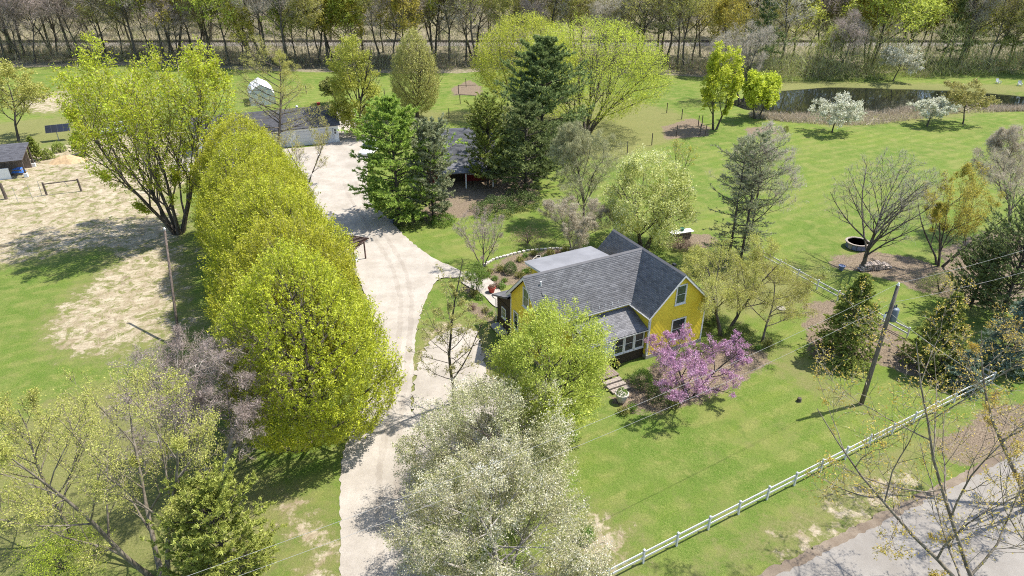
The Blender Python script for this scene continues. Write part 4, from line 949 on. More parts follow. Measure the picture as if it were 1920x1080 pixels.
# slim leaning pole at left
lp = G(338, 658); LP = empty('slim_pole', lp, 0, label='slim weathered wooden pole standing before the hornbeam row', cat='pole')
lt = G(309, 432, 8.3); dv = lt - lp
b = MB(); b.tube([(0, 0, -.3), dv * .5, dv], [.13, .11, .09], 9); b.build('pole', M['post_wood'], LP, smooth=True)
b = MB(); b.lathe([(.05, 0), (.09, .06), (.05, .12), (.1, .2), (.04, .32)], 8, tuple(dv + Vector((0, 0, -.05)))); b.build('lamp', M['white_paint'], LP)
# railway
b = MB()
RW = empty('railway_track', (0, RAIL_Y, 1.15), label='single railway track on its bank through the woods', cat='railway')
for y in (-.72, .72):
    b = MB(); b.box((-330, y - .06, .16), (330, y + .06, .36)); b.build('rail', M['rail_steel'], RW)
b = MB()
for i in range(900): b.box((-315 + i * .7, -1.25, .0), (-315 + i * .7 + .24, 1.25, .155))
b.build('sleepers', M['post_wood'], RW, kind='stuff')

# ------------------------------------------------------------------ yard things
# pergola by the drive
pg = G(662, 492); PG = empty('pergola', pg, R(-18), label='small brown slatted pergola beside the curving driveway', cat='pergola'); PG.scale = (.85, .85, .9)
for x in (-1.05, 1.05):
    for y in (-1.3, 1.3):
        b = MB(); b.box((x - .07, y - .07, -.1), (x + .07, y + .07, 2.35)); b.build('post', M['pergola_wood'], PG)
for x in (-1.05, 1.05):
    b = MB(); b.box((x - .05, -1.75, 2.35), (x + .05, 1.75, 2.52)); b.build('beam', M['pergola_wood'], PG)
for i in range(10):
    b = MB(); y = -1.65 + i * .365; b.box((-1.6, y - .03, 2.522), (1.6, y + .03, 2.66)); b.build('slat', M['pergola_wood'], PG)
b = MB(); b.box((-.7, -.4, .42), (.7, .1, .48)); b.box((-.7, .06, .5), (.7, .12, .95)); s_ = b.build('seat', M['white_paint'], PG)
b = MB()
for x in (-.6, .6): b.box((x - .04, -.35, 0), (x + .04, -.27, .418)); b.box((x - .04, .0, 0), (x + .04, .05, .418))
b.build('seat_leg', M['white_paint'], PG)
# wooden gate frame and wire fence posts at left
ga, gb = G(88, 366), G(153, 359); gd = gb - ga; GT = empty('timber_gate', ga, math.atan2(gd.y, gd.x), label='brown timber gate frame with a top bar on bare dirt', cat='gate')
b = MB(); b.tube([(0, 0, -.2), (-.03, 0, 1.75)], [.13, .12], 8); b.build('post', M['post_wood'], GT)
b = MB(); b.tube([(gd.length, 0, -.2), (gd.length - .05, 0, 1.75)], [.13, .12], 8); b.build('post', M['post_wood'], GT)
b = MB(); b.tube([(.0, 0, 1.5), (gd.length - .05, 0, 1.6)], .075, 7); b.build('bar', M['post_wood'], GT)
b = MB(); b.tube([(-.55, -.05, -.1), (-.5, -.05, 2.0)], .035, 6); b.build('brace', M['metal'], GT)
b = MB(); b.tube([(2.4, -.06, 1.55), (2.75, -.35, .9)], .03, 6); b.build('latch', M['dark_metal'], GT)
o = empty('gate_post', G(12, 373), 0, label='thick leaning brown post near the left edge', cat='post')
b = MB(); b.tube([(0, 0, -.2), (-.12, .05, 2.1)], [.2, .17], 9); b.build('timber', M['post_wood'], o)
fp = [(35, 381), (62, 375)]
for i, p in enumerate(fp):
    b = MB(); b.tube([(0, 0, -.1), (-.08, 0, 2.0)], .03, 6); o = b.build('wire_post', M['metal'], label=['thin metal fence stake nearer the thick leaning post', 'thin metal fence stake nearer the gate frame'][i], cat='post'); o.location = G(*p)
strand('fence_wire', G(12, 373, 1.6), G(86, 366, 1.6), .1, .012, 'loose fence wire between the leaning post and gate frame', 'wire')
strand('fence_wire', G(12, 373, .7), G(86, 366, .7), .1, .012, 'lower slack fence wire beside the gate frame', 'wire')
# solar panel on a post
sp_ = G(111, 264); SPN = empty('solar_panel', sp_, R(25), label='tilted dark solar panel on a single post by the lawn', cat='solar panel')
b = MB(); b.tube([(0, 0, -.2), (0, 0, 1.9)], .07, 8); b.build('post', M['metal'], SPN)
mt = Matrix.Translation((.3, 0, 2.0)) @ Matrix.Rotation(R(38), 4, 'X')
b = MB(); b.box((-1.7, -.75, -.03), (1.7, .75, .03), 0, mt); fr_ = b.build('frame', M['dark_metal'], SPN)
for i in range(4):
    b = MB(); b.box((-1.66 + i * .83, -.7, .031), (-.87 + i * .83, .7, .045), 0, mt); b.build('cell', M['solar'], fr_)
# heap of orange sand in the yard
rg_ = random.Random(6); b = MB(); nr, na = 7, 18; vv = []
for i in range(nr + 1):
    for j in range(na):
        q = 2 * math.pi * j / na; rr0 = i / nr * (2.4 + .5 * math.sin(2 * q + 1) + .3 * math.sin(5 * q)); vv.append((rr0 * math.cos(q), rr0 * .8 * math.sin(q), max(.0, .95 * math.cos(i / nr * 1.57) ** 1.2 + rg_.uniform(-.06, .06)) - .02))
b.add(vv, [(i*na+j, (i+1)*na+j, (i+1)*na+(j+1)%na, i*na+(j+1)%na) for i in range(nr) for j in range(na)])
o = b.build('sand_heap', plain('orange_sand', (.42, .30, .17), .95, .2, 3, bump=.4), smooth=True, label='low heap of orange sand in the bare yard', cat='sand heap'); o.location = G(128, 303)
# vehicles
def car(name, loc, rz, paint, label, L=4.7, W=1.85, Hh=1.7):
    o = empty(name, loc, rz, label=label, cat='car')
    prof = [(-.5, .32), (-.5, .62), (-.46, .78), (-.36, .84), (-.22, 1.0 * Hh / 1.0 * .62), (-.16, Hh), (.30, Hh), (.44, .98), (.5, .88), (.5, .32)]
    prof = [(x * L, z) for x, z in prof]; n = len(prof); b = MB()
    b.add([(x, s_ * W / 2 * (1 if z < 1.0 else .86), z) for s_ in (-1, 1) for x, z in prof], [tuple(range(n)), tuple(range(n, 2*n))[::-1]] + [(i, i + n, (i+1) % n + n, (i+1) % n) for i in range(n)])
    b.build('body', paint, o, bevel=.06)
    for s_ in (-1, 1):
        for x in (-.31, .31):
            b = MB(); m = Matrix.Translation((x * L, s_ * (W / 2 - .08), .34)) @ Matrix.Rotation(R(90), 4, 'X'); b.lathe([(.3, -.1), (.34, -.07), (.34, .07), (.3, .1)], 16); b.v = [tuple(m @ Vector(p)) for p in b.v]; wh = b.build('wheel', M['tyre'], o)
            b = MB(); b.lathe([(.2, -.105), (.2, .105)], 12); b.v = [tuple(m @ Vector(p)) for p in b.v]; b.build('rim', M['metal'], wh)
        for x0, x1 in ((-.13, .06), (.09, .29)):
            b = MB(); y = s_ * W / 2; b.add([(x0 * L, y * .935, 1.08), (x1 * L, y * .935, 1.08), (x1 * L, y * .87, Hh - .12), (x0 * L, y * .87, Hh - .12)], [(0, 1, 2, 3)]); b.build('side_window', M['glass'], o)
        b = MB(); b.box((-.505 * L, s_ * .62 - .16, .6), (-.495 * L, s_ * .62 + .16, .74)); b.build('headlight', M['metal'], o)
    b = MB(); b.add([(-.225 * L, -.72, 1.12), (-.225 * L, .72, 1.12), (-.17 * L, .7, Hh - .06), (-.17 * L, -.7, Hh - .06)], [(0, 1, 2, 3)]); b.build('windscreen', M['glass'], o)
    b = MB(); b.add([(.435 * L, -.72, 1.08), (.435 * L, .72, 1.08), (.325 * L, .7, Hh - .1), (.325 * L, -.7, Hh - .1)], [(3, 2, 1, 0)]); b.build('rear_window', M['glass'], o)
    return o
car('parked_car', G(694, 287), R(80), M['car_white'], 'white car parked on gravel behind the bright green pine', L=4.6)
car('parked_car', G(219, 249), R(30), M['car_white'], 'white car glimpsed under the big yellow-green maple')
car('parked_car', G(246, 243), R(70), M['car_blue'], 'blue car glimpsed under the big yellow-green maple')
# garden: edging stones, fountain, pots
EDGE = [(905,500),(925,488),(945,482),(965,477),(990,471),(1015,469),(1045,467),(1070,470),(1090,476)]
ED = empty('garden_edging', G(905, 500), 0, label='curving pale stone edging around the garden bed', cat='edging'); rr_ = random.Random(8)
og = G(905, 500)
for i in range(len(EDGE) - 1):
    a, c_ = G(*EDGE[i]), G(*EDGE[i + 1]); n = max(2, int((c_ - a).length / .42))
    for k in range(n):
        p = a.lerp(c_, k / n) - og; b = MB(); d = c_ - a
        b.cbox((p.x, p.y, .10), (.38 * rr_.uniform(.8, 1.1), .26 * rr_.uniform(.8, 1.2), .24 * rr_.uniform(.7, 1.2)), 0, math.atan2(d.y, d.x) + rr_.gauss(0, .12)); b.build('stone', M['stone'], ED, bevel=.03)
ft = G(1009, 494); FT = empty('tiered_planter', ft, 0, label='round three-tiered metal planter in the garden bed', cat='planter')
for r_, z in ((.72, 0), (.5, .28), (.28, .54)):
    b = MB(); b.lathe([(r_ - .03, z), (r_, z), (r_, z + .28), (r_ - .03, z + .28), (r_ - .06, z + .2), (.02, z + .2)], 22); t_ = b.build('ring', M['stone'], FT, smooth=False)
    b = MB(); b.lathe([(.01, z + .215), (r_ - .065, z + .215)], 20); b.build('soil', M['stone_dark'], t_)
def pot(loc, r_, h_, mat, label, leafm=None, name='flower_pot'):
    o = empty(name, loc, 0, label=label, cat='pot'); b = MB()
    b.lathe([(r_ * .62, 0), (r_ * .95, h_ * .85), (r_ * 1.05, h_ * .86), (r_ * 1.05, h_), (r_ * .9, h_), (r_ * .85, h_ * .88), (.01, h_ * .88)], 18); b.build('pot', mat, o, smooth=False)
    if leafm:
        me = shrub_meshes(name, int(r_ * 1000), r_ * .9, r_ * 1.1, leafm, 260, .12, .07)
        f = link(bpy.data.objects.new('plant', me[1]), o); f.location = (0, 0, h_ * .85)
    return o
pot(G(922, 549), .36, .6, M['terracotta'], 'red flower pot standing on the concrete path', M['leaf_brown'])
pot(G(1165, 752), .5, .75, M['stone'], 'large pale round urn below the porch steps', M['leaf_green'])
pot(G(1157, 690), .24, .4, M['black'], 'dark pot with a tan plant beside the porch door', M['leaf_haze'])
pot(G(1577, 506), .32, .5, M['blue_grey'], 'blue-grey pot near the bare vase-shaped tree', None)
pot(G(735, 418), .3, .55, M['blue_grey'], 'dark pot at the bend of the driveway', M['leaf_green'])
# stone bar with pale top
BR = empty('stone_bar', G(1275, 449), math.atan2(.31, .95), label='long stone bar with a pale slab top beyond the house', cat='bar')
for k in range(7):
    for j in range(3):
        b = MB(); b.box((-1.15 + k * .33 + (j % 2) * .1, -.28, j * .31), (-.84 + k * .33 + (j % 2) * .1, .28, j * .31 + .29)); b.build('stone', M['stone_dark'], BR, bevel=.03)
b = MB(); b.box((-1.35, -.45, .93), (1.4, .45, 1.02)); b.build('slab', M['white_paint'], BR, bevel=.015)
o = pot(BR.matrix_basis @ Vector((.2, .1, 1.02)), .28, .3, M['green_plastic'], 'dark green bowl on the pale slab top', None, 'bowl')
# round tub with blue sides on the far lawn
TB = empty('round_tub', G(1606, 463), 0, label='round raised tub with blue panels on the right lawn', cat='tub')
for k in range(14):
    q = 2 * math.pi * k / 14; b = MB(); b.cbox((1.1 * math.cos(q), 1.1 * math.sin(q), .32), (.06, .46, .6), 0, q); b.build('panel', M['blue_grey'] if k % 4 else M['concrete'], TB)
b = MB(); b.lathe([(1.05, .6), (1.28, .6), (1.28, .68), (1.05, .68), (1.04, .6)], 28); b.build('rim', M['step_stone'], TB)
b = MB(); b.lathe([(.01, .45), (1.06, .45)], 24); b.build('fill', M['stone_dark'], TB)
# wood pile
WP = empty('wood_pile', G(1640, 505), R(12), label='pile of split pale firewood beside the bare vase-shaped tree', cat='wood pile'); rr_ = random.Random(12)
for k in range(34):
    row = 0 if k < 14 else (1 if k < 26 else 2); i = k if row == 0 else (k - 14 if row == 1 else k - 26)
    x = -1.7 + i * .26 + row * .16; r_ = rr_.uniform(.09, .14); b = MB(); a = rr_.gauss(0, .12)
    b.tube([(x, -.3, .13 + row * .24), (x + math.sin(a) * .5, .45, .15 + row * .24 + rr_.uniform(0, .12))], [r_, r_ * .95], rr_.choice([3, 5, 6])); b.build('log', M['log'], WP)
# well cover, stump
b = MB(); b.lathe([(.42, 0), (.42, .09), (.36, .12), (.01, .12)], 20); o = b.build('well_cover', M['concrete'], label='round pale concrete cover set in the lawn', cat='cover'); o.location = G(1465, 579)
b = MB(); b.lathe([(.22, -.1), (.17, .08), (.15, .28), (.1, .3), (.01, .27)], 11); o = b.build('tree_stump', M['bark_dark'], label='small dark stump on the front lawn left of the pole', cat='stump'); o.location = G(1498, 752)
# chairs on the far bank of the pond
def lawn_chair(loc, rz, label):
    o = empty('lawn_chair', loc, rz, label=label, cat='chair', group='white chairs across the pond')
    b = MB(); b.box((-.32, -.35, .34), (.32, .28, .38)); b.build('seat', M['white_vinyl'], o)
    for i in range(5):
        b = MB(); b.box((-.31 + i * .13, .26, .38), (-.2 + i * .13, .30, 1.1), 0, Matrix.Rotation(R(-14), 4, 'X')); b.build('slat', M['white_vinyl'], o)
    for x in (-.36, .3):
        b = MB(); b.box((x, -.4, .56), (x + .1, .3, .6)); b.build('armrest', M['white_vinyl'], o)
        for y in (-.38, .18):
            b = MB(); b.box((x + .01, y, 0), (x + .08, y + .08, .56)); b.build('leg', M['white_vinyl'], o)
    return o
lawn_chair(G(1871, 157), R(10), 'white slatted lawn chair across the pond, nearer the woods')
lawn_chair(G(1911, 161), R(-20), 'white slatted lawn chair across the pond at the far right')

# ------------------------------------------------------------------ trees
def dims(bx, by, ty, hw):
    g = G(bx, by); h = height_for(bx, by, ty); d = project((g.x, g.y, h * .5))[2]; return g, h, hw * d / FPX
def L(n, ang, r=.5, t=(.2, 1), **k): return dict(n=n, ang=ang, r=r, t=t, **k)
# dense hornbeam row along the drive
g, h, r_ = dims(600, 845, 497, 140)
lv = [L(46, 60, t=(.015, .97), up=.4, lt=.55, K=6, dang=9, angt=-45), L(6, 38, .42, up=.35, K=4), L(4, 38, .5, up=.3, K=3, rmin=.006)]
lv[0]['L'] = .62
HB = [tree_meshes('hornbeam', 11 + k, 13.4, sc_prof([(.06, .42), (.11, .74), (.2, .95)] + EGG[2:4] + [(.62, .9), (.77, .66), (.88, .42), (.95, .22), (1, .04)], 4.9), lv, M['bark'], M['twig_olive'], M['leaf_hornbeam'], trunk_r=.3, stems=1, clear=.01, top=.92, leaf_l=.15, leaf_w=.075, leaf_spread=.07, lump=.09, shell=(5000, 17, .95, 1.2, .7)) for k in range(2)]
row = [(598, 822), (574, 712), (547, 626), (524, 558), (503, 500), (486, 452)]
nth = ['frontmost', 'second', 'third', 'fourth', 'fifth', 'farthest']
for i, p in enumerate(row):
    g = G(*p); s_ = [1.04, 1.05, 1.06, 1.06, 1.08, 1.08][i]
    plant('hornbeam_tree', HB[i % 2], g, f'{nth[i]} of the dense yellow-green trees in the row along the driveway', group='tree row along the driveway', rz=i * 1.9, s=s_, sz=[1.06, 1.0, 1.02, .98, 1.0, 1.02][i])
def deciduous(name, px, hw, label, leaf, prof=ROUND, bark='bark', twig='twig_grey', seed=1, levels=None, group=None, cat='tree', off=(0, 0), **k):
    g, h, r_ = dims(*px, hw); 
    if levels is None:
        levels = [L(16, 45, t=(.2, .95), up=.3, K=6), L(8, 42, .5, up=.15, K=5), L(8, 45, .5, K=4, rmin=.008)]
    levels[0].setdefault('L', .5)
    me = tree_meshes(name, seed, h, sc_prof(prof, r_), levels, M[bark], M[twig], M[leaf], **k)
    return plant(name, me, g, label, cat, group), me, h, r_
BARE = lambda n1=16, a1=35, up=.35: [L(n1, a1, t=(.15, .95), up=up, K=6), L(8, 38, .52, up=.2, K=4), L(7, 40, .5, up=.1, K=3, rmin=.010), L(5, 40, .55, K=2, rmin=.007)]
# big maple upper left
deciduous('maple_tree', (335, 437, 78), 124, 'broad yellow-green maple with many trunks beside the dirt yard', 'leaf_maple', VASE, 'bark', 'twig_tan', 21,
          [L(13, 34, t=(.12, .95), up=.25, K=7), L(9, 38, .5, up=.2, K=5), L(8, 42, .5, up=.1, K=4, rmin=.009)], stems=6, spread=.42, trunk_r=.22, clear=.12, top=.8, leaves=7, leaf_l=.25, leaf_w=.14, leaf_spread=.2, lump=.12)
deciduous('young_tree', (35, 265, 108), 55, 'small yellow-green tree at the far left edge', 'leaf_haze', ROUND, 'bark_dark', 'twig_tan', 22, leaves=8, leaf_l=.30, leaf_w=.2, leaf_spread=.2)
deciduous('larch_tree', (524, 300, 72), 80, 'tall sparse bare larch before the white garage', 'leaf_haze', CONE, 'bark', 'twig_tan', 23,
          [L(46, 62, t=(.15, .98), up=.25, K=5, lt=.8), L(9, 45, .42, K=4), L(6, 45, .45, K=3, rmin=.007)], trunk_r=.22, top=.99, leaves=6, leaf_l=.34, leaf_w=.04, leaf_spread=.16, lump=.12)
deciduous('young_tree', (575, 345, 235), 60, 'bare spindly young tree overhanging the gravel yard', 'leaf_haze', VASE, 'bark_dark', 'twig_tan', 24, BARE(7, 40, .2), stems=2, spread=.4, trunk_r=.1, leaves=1, leaf_l=.14, leaf_w=.08)
deciduous('pear_tree', (672, 256, 68), 45, 'upright yellow-green tree on the gravel right of the garage', 'leaf_lime', EGG, 'bark_dark', 'twig_olive', 25,
          [L(26, 32, t=(.15, .96), up=.35, K=6), L(6, 38, .45, up=.2, K=4), L(4, 42, .5, K=3, rmin=.01)], trunk_r=.26, clear=.22, top=.9, leaf_l=.27, leaf_w=.18, leaf_spread=.2, lump=.12, shell=(2000, 10, .7, .6, .3, 90, 1.1))
deciduous('hornbeam_tree', (783, 222, 60), 46, 'dense oval olive-budded tree standing alone behind the barn', 'leaf_bud', EGG, 'bark_dark', 'twig_olive', 26,
          [L(40, 44, t=(.02, .96), up=.4, K=6), L(5, 32, .45, up=.3, K=4), L(4, 36, .5, up=.1, K=3, rmin=.012)], trunk_r=.3, clear=.1, top=.93, leaf_l=.24, leaf_w=.11, leaf_spread=.12, lump=.03, shell=(3000, 9, .9, 1.0, .4))
deciduous('small_tree', (630, 195, 148), 18, 'small dark round tree left of the upright yellow-green tree', 'leaf_olive', ROUND, 'bark_dark', 'twig_grey', 27, leaves=8, leaf_l=.3, leaf_w=.2)
WL = [L(10, 30, t=(.1, .96), up=.2, K=7), L(6, 32, .5, up=.15, K=5), L(5, 36, .55, up=.1, K=4, rmin=.012)]
deciduous('willow_tree', (1100, 248, 44), 142, 'round yellow willow with fanned stems right of the dark pine', 'leaf_willow', SPREAD, 'bark_dark', 'twig_olive', 28, [dict(q) for q in WL], stems=7, spread=.55, trunk_r=.24, clear=.08, top=.85, leaves=0, leaf_l=.26, leaf_w=.10, leaf_spread=.26, lump=.05, shell=(3600, 11, 1.2, .9, .55))
deciduous('willow_tree', (985, 216, 34), 95, 'yellow willow behind the tall dark pine', 'leaf_willow', SPREAD, 'bark_dark', 'twig_olive', 29, [dict(q) for q in WL], stems=5, spread=.4, trunk_r=.24, clear=.08, top=.85, leaves=0, leaf_l=.30, leaf_w=.12, leaf_spread=.26, lump=.05, shell=(2600, 11, 1.2, .9, .55))
# centre: bare trees, pear, saplings
deciduous('bare_tree', (1092, 425, 236), 62, 'grey-olive bare upright tree behind the farmhouse', 'spray_olive', EGG, 'bark', 'twig_olive', 31, BARE(20, 30), trunk_r=.16, clear=.15, leaves=5, leaf_l=.45, leaf_w=.028, leaf_spread=.12, upleaf=1.0)
deciduous('bare_tree', (1076, 474, 375), 58, 'low pale brown bare tree at the garden edge', 'spray_tan', SPREAD, 'bark_tan', 'twig_tan', 32, BARE(8, 45, .15), stems=3, spread=.45, trunk_r=.09, leaves=5, leaf_l=.3, leaf_w=.022, leaf_spread=.1)
deciduous('pear_tree', (1207, 466, 296), 92, 'cream and green flowering pear tree behind the house roof', 'leaf_pear', ROUND, 'bark_dark', 'twig_olive', 33,
          [L(15, 48, t=(.18, .95), up=.25, K=6), L(6, 45, .5, up=.1, K=5), L(5, 45, .5, K=4, rmin=.009)], trunk_r=.24, stems=2, spread=.3, leaf_l=.17, leaf_w=.12, leaf_spread=.14, lump=.1, shell=(3000, 11, .5, .5, .45, 90, .95))
for k, (p, lb) in enumerate((((1265, 345, 262), 'left of two slim orange-budded saplings on the lawn'), ((1281, 347, 268), 'right of two slim orange-budded saplings on the lawn'))):
    deciduous('sapling', p, 20, lb, 'leaf_gold', COLUMN, 'bark_dark', 'twig_tan', 34 + k, [L(14, 30, t=(.3, .97), up=.3, K=4), L(6, 35, .45, K=3, rmin=.008)], trunk_r=.07, top=.95, leaves=4, leaf_l=.16, leaf_w=.09, group='slim saplings on the lawn')
deciduous('bare_tree', (1400, 470, 232), 55, 'pale grey bare tree behind the scraggly dark conifer', 'spray_grey', EGG, 'bark', 'twig_grey', 36, BARE(16, 28), trunk_r=.14, leaves=3, leaf_l=.45, leaf_w=.026, leaf_spread=.12, upleaf=1.2)
deciduous('budding_tree', (1358, 630, 466), 105, 'fine yellow-tan budding tree right of the yellow gable', 'leaf_haze', SPREAD, 'bark', 'twig_tan', 37, BARE(10, 50, .1), trunk_r=.17, stems=2, spread=.3, leaves=8, leaf_l=.09, leaf_w=.05, leaf_spread=.14, lump=.15)
deciduous('budding_tree', (1430, 640, 500), 75, 'thin tan budding tree on the lawn left of the dark spruce', 'leaf_haze', SPREAD, 'bark_tan', 'twig_tan', 38, BARE(11, 52, .05), trunk_r=.11, leaves=7, leaf_l=.09, leaf_w=.045, leaf_spread=.14)
deciduous('garden_tree', (905, 499, 397), 45, 'small purplish bare garden tree beside the driveway lawn', 'spray_purple', VASE, 'bark_tan', 'twig_purple', 39, [L(8, 30, t=(.15, .95), up=.2, K=5), L(6, 38, .5, up=.15, K=4), L(6, 40, .5, K=3, rmin=.007)], stems=4, spread=.4, trunk_r=.07, leaves=5, leaf_l=.2, leaf_w=.025, leaf_spread=.08)
deciduous('garden_tree', (893, 547, 498), 27, 'small leafy green shrub tree beside the path', 'leaf_green', ROUND, 'bark_dark', 'twig_olive', 40, [L(7, 45, t=(.2, .95), up=.3, K=5), L(5, 42, .5, K=4), L(5, 45, .5, K=3, rmin=.006)], stems=4, spread=.4, trunk_r=.04, leaves=9, leaf_l=.09, leaf_w=.06, leaf_spread=.08)
deciduous('pin_oak', (852, 757, 505), 62, 'narrow sparse young oak beside the bend of gravel drive', 'leaf_bud', [(.12, .5), (.25, 1.0), (.5, .85), (.75, .5), (1, .08)], 'bark_dark', 'twig_grey', 41,
          [L(34, 58, t=(.16, .97), up=.25, K=6, lt=.72, rl=.012), L(7, 42, .4, up=.1, K=4), L(5, 42, .45, K=3, rmin=.006)], trunk_r=.13, top=.98, clear=.16, leaves=7, leaf_l=.10, leaf_w=.06, leaf_spread=.07, lump=.2)
deciduous('lime_tree', (1036, 815, 586), 104, 'lime-green leafy tree in front of the farmhouse porch', 'leaf_lime', ROUND, 'bark', 'twig_olive', 42,
          [L(20, 42, t=(.12, .95), up=.3, K=6), L(6, 42, .5, up=.15, K=5), L(5, 45, .5, K=3, rmin=.006)], trunk_r=.2, clear=.12, leaf_l=.12, leaf_w=.085, leaf_spread=.11, lump=.1, shell=(3600, 13, .45, .5, .3, 130, .85))
# white flowering trees bottom centre
WF = lambda: [L(17, 50, t=(.12, .95), up=.15, K=6), L(7, 44, .52, up=.08, K=5), L(6, 46, .5, K=4, rmin=.006)]
deciduous('flowering_tree', (925, 930, 752), 165, 'white blossoming tree right of the driveway, farther of two', 'blossom_white', ROUND, 'bark_dark', 'twig_grey', 43, WF(), trunk_r=.2, clear=.08, leaf_l=.085, leaf_w=.065, leaf_spread=.10, lump=.14, shell=(4600, 19, .4, .4, .25, 170, .8))
deciduous('flowering_tree', (945, 1130, 895), 178, 'white blossoming tree cut by the bottom edge, nearer of two', 'blossom_white', ROUND, 'bark_pale', 'twig_grey', 44, WF(), trunk_r=.22, clear=.12, leaf_l=.08, leaf_w=.06, leaf_spread=.09, lump=.14, shell=(5600, 20, .35, .4, .25, 210, .75))
deciduous('redbud_tree', (1294, 742, 632), 102, 'pink blossoming redbud in front of the yellow gable', 'blossom_pink', SPREAD, 'bark_dark', 'twig_purple', 45,
          [L(11, 55, t=(.15, .95), up=.12, K=7, wig=.12), L(8, 48, .5, up=.1, K=5, wig=.12), L(8, 46, .5, K=4, rmin=.007, wig=.12)], stems=3, spread=.75, trunk_r=.1, clear=.1, leaves=13, leaf_l=.085, leaf_w=.06, leaf_spread=.07, leaf_levels=(-1, -2), lump=.22, sy=.85)
# bottom left
deciduous('birch_tree', (305, 1085, 690), 165, 'pale-limbed yellow budding birch at the lower left', 'leaf_haze', SPREAD, 'bark_tan', 'twig_gold', 46, BARE(10, 46, .1), trunk_r=.15, stems=3, spread=.4, leaves=4, leaf_l=.085, leaf_w=.05, leaf_spread=.13, lump=.18)
deciduous('birch_tree', (140, 1010, 760), 105, 'thin yellow budding tree left of the pale-limbed birch', 'leaf_haze', SPREAD, 'bark_tan', 'twig_gold', 47, BARE(12, 46, .1), trunk_r=.14, leaves=4, leaf_l=.085, leaf_w=.055, leaf_spread=.12, lump=.18)
deciduous('bare_tree', (408, 900, 636), 128, 'purplish bare twiggy tree left of the front hornbeam', 'spray_purple', ROUND, 'bark_pale', 'twig_purple', 48, BARE(18, 42, .15), trunk_r=.18, stems=2, spread=.3, leaves=5, leaf_l=.24, leaf_w=.02, leaf_spread=.1)
# right side
deciduous('bare_tree', (1615, 505, 292), 82, 'bare grey vase-shaped tree beside the firewood pile', 'spray_grey', VASE, 'bark', 'twig_grey', 49, [L(20, 34, t=(.22, .95), up=.12, K=7, L=.72, lt=.45, rl=.02), L(8, 34, .5, up=.15, K=4), L(7, 38, .5, up=.1, K=3, rmin=.010), L(5, 40, .55, K=2, rmin=.007)], trunk_r=.24, top=.6, clear=.2, leaves=1, leaf_l=.4, leaf_w=.016, leaf_spread=.1, upleaf=1.5, lean=(.06, 0))
deciduous('gold_tree', (1762, 497, 322), 66, 'golden-budded vase-shaped tree right of the firewood pile', 'leaf_gold', VASE, 'bark', 'twig_olive', 50, BARE(7, 30, .15), stems=5, spread=.5, trunk_r=.12, clear=.12, leaves=5, leaf_l=.12, leaf_w=.07, leaf_spread=.12, tmin=.4)
deciduous('bare_tree', (1888, 452, 250), 70, 'tall tan bare tree at the right edge of lawn', 'spray_tan', EGG, 'bark_tan', 'twig_tan', 51, BARE(18, 30), trunk_r=.18, leaves=5, leaf_l=.4, leaf_w=.026, leaf_spread=.12, upleaf=1.0)
# pond side
CR = [L(14, 62, t=(.25, .95), up=.12, K=5), L(8, 50, .5, K=4), L(7, 46, .5, K=3, rmin=.012)]
for k, (p, hw, lb, lf) in enumerate((((1560, 248, 180), 47, 'cream blossoming crabapple on the lawn left of the reeds', 'blossom_cream'), ((1738, 237, 186), 36, 'smaller cream blossoming crabapple right of the reeds', 'blossom_cream'),
                                    ((1805, 233, 155), 40, 'olive-green small tree by the pond at right', 'leaf_bud'), ((1674, 152, 86), 32, 'cream blossoming tree on the far pond bank', 'blossom_cream'))):
    deciduous('crabapple_tree', p, hw, lb, lf, SPREAD, 'bark_dark', 'twig_grey', 52 + k, [dict(q) for q in CR], trunk_r=.13, clear=.3, leaves=9, leaf_l=.26, leaf_w=.17, leaf_spread=.16, lump=.16)
for k, (p, hw, lb) in enumerate((((1340, 243, 84), 34, 'bright lime narrow tree at the pasture corner'), ((1418, 222, 134), 34, 'bright lime small tree at the left end of pond'))):
    deciduous('lime_tree', p, hw, lb, 'leaf_bright', EGG if k == 0 else ROUND, 'bark_dark', 'twig_olive', 56 + k, [L(18, 34, t=(.2, .96), up=.3, K=5), L(7, 42, .45, K=4), L(6, 45, .5, K=3, rmin=.012)], trunk_r=.17, stems=2, spread=.3, leaves=7, leaf_l=.36, leaf_w=.24, leaf_spread=.22, lump=.28)
# near maple reaching in at the lower right
MPL = lambda: [L(10, 56, t=(.2, .95), up=.2, K=8, wig=.12, rl=.014), L(8, 40, .55, up=.2, K=6, wig=.12, rl=.014), L(6, 42, .5, up=.1, K=5, wig=.12, rmin=.008), L(4, 40, .5, K=3, rmin=.006)]
deciduous('budding_maple', (1880, 1200, 640), 290, 'near budding maple with bare limbs over the road', 'leaf_amber', SPREAD, 'bark_tan', 'twig_tan', 60, MPL(), stems=4, spread=.5, lean=(-.3, .1), trunk_r=.14, clear=.15, leaves=7, leaf_l=.10, leaf_w=.065, leaf_spread=.08, keep=.26, tmin=.4, lump=.2)
deciduous('budding_maple', (1935, 950, 575), 125, 'budding maple at the right edge beyond the fence', 'leaf_amber', VASE, 'bark_tan', 'twig_tan', 61, MPL(), stems=3, spread=.3, lean=(-.2, 0), trunk_r=.16, clear=.15, leaves=7, leaf_l=.10, leaf_w=.065, leaf_spread=.08, keep=.26, tmin=.4, lump=.2)
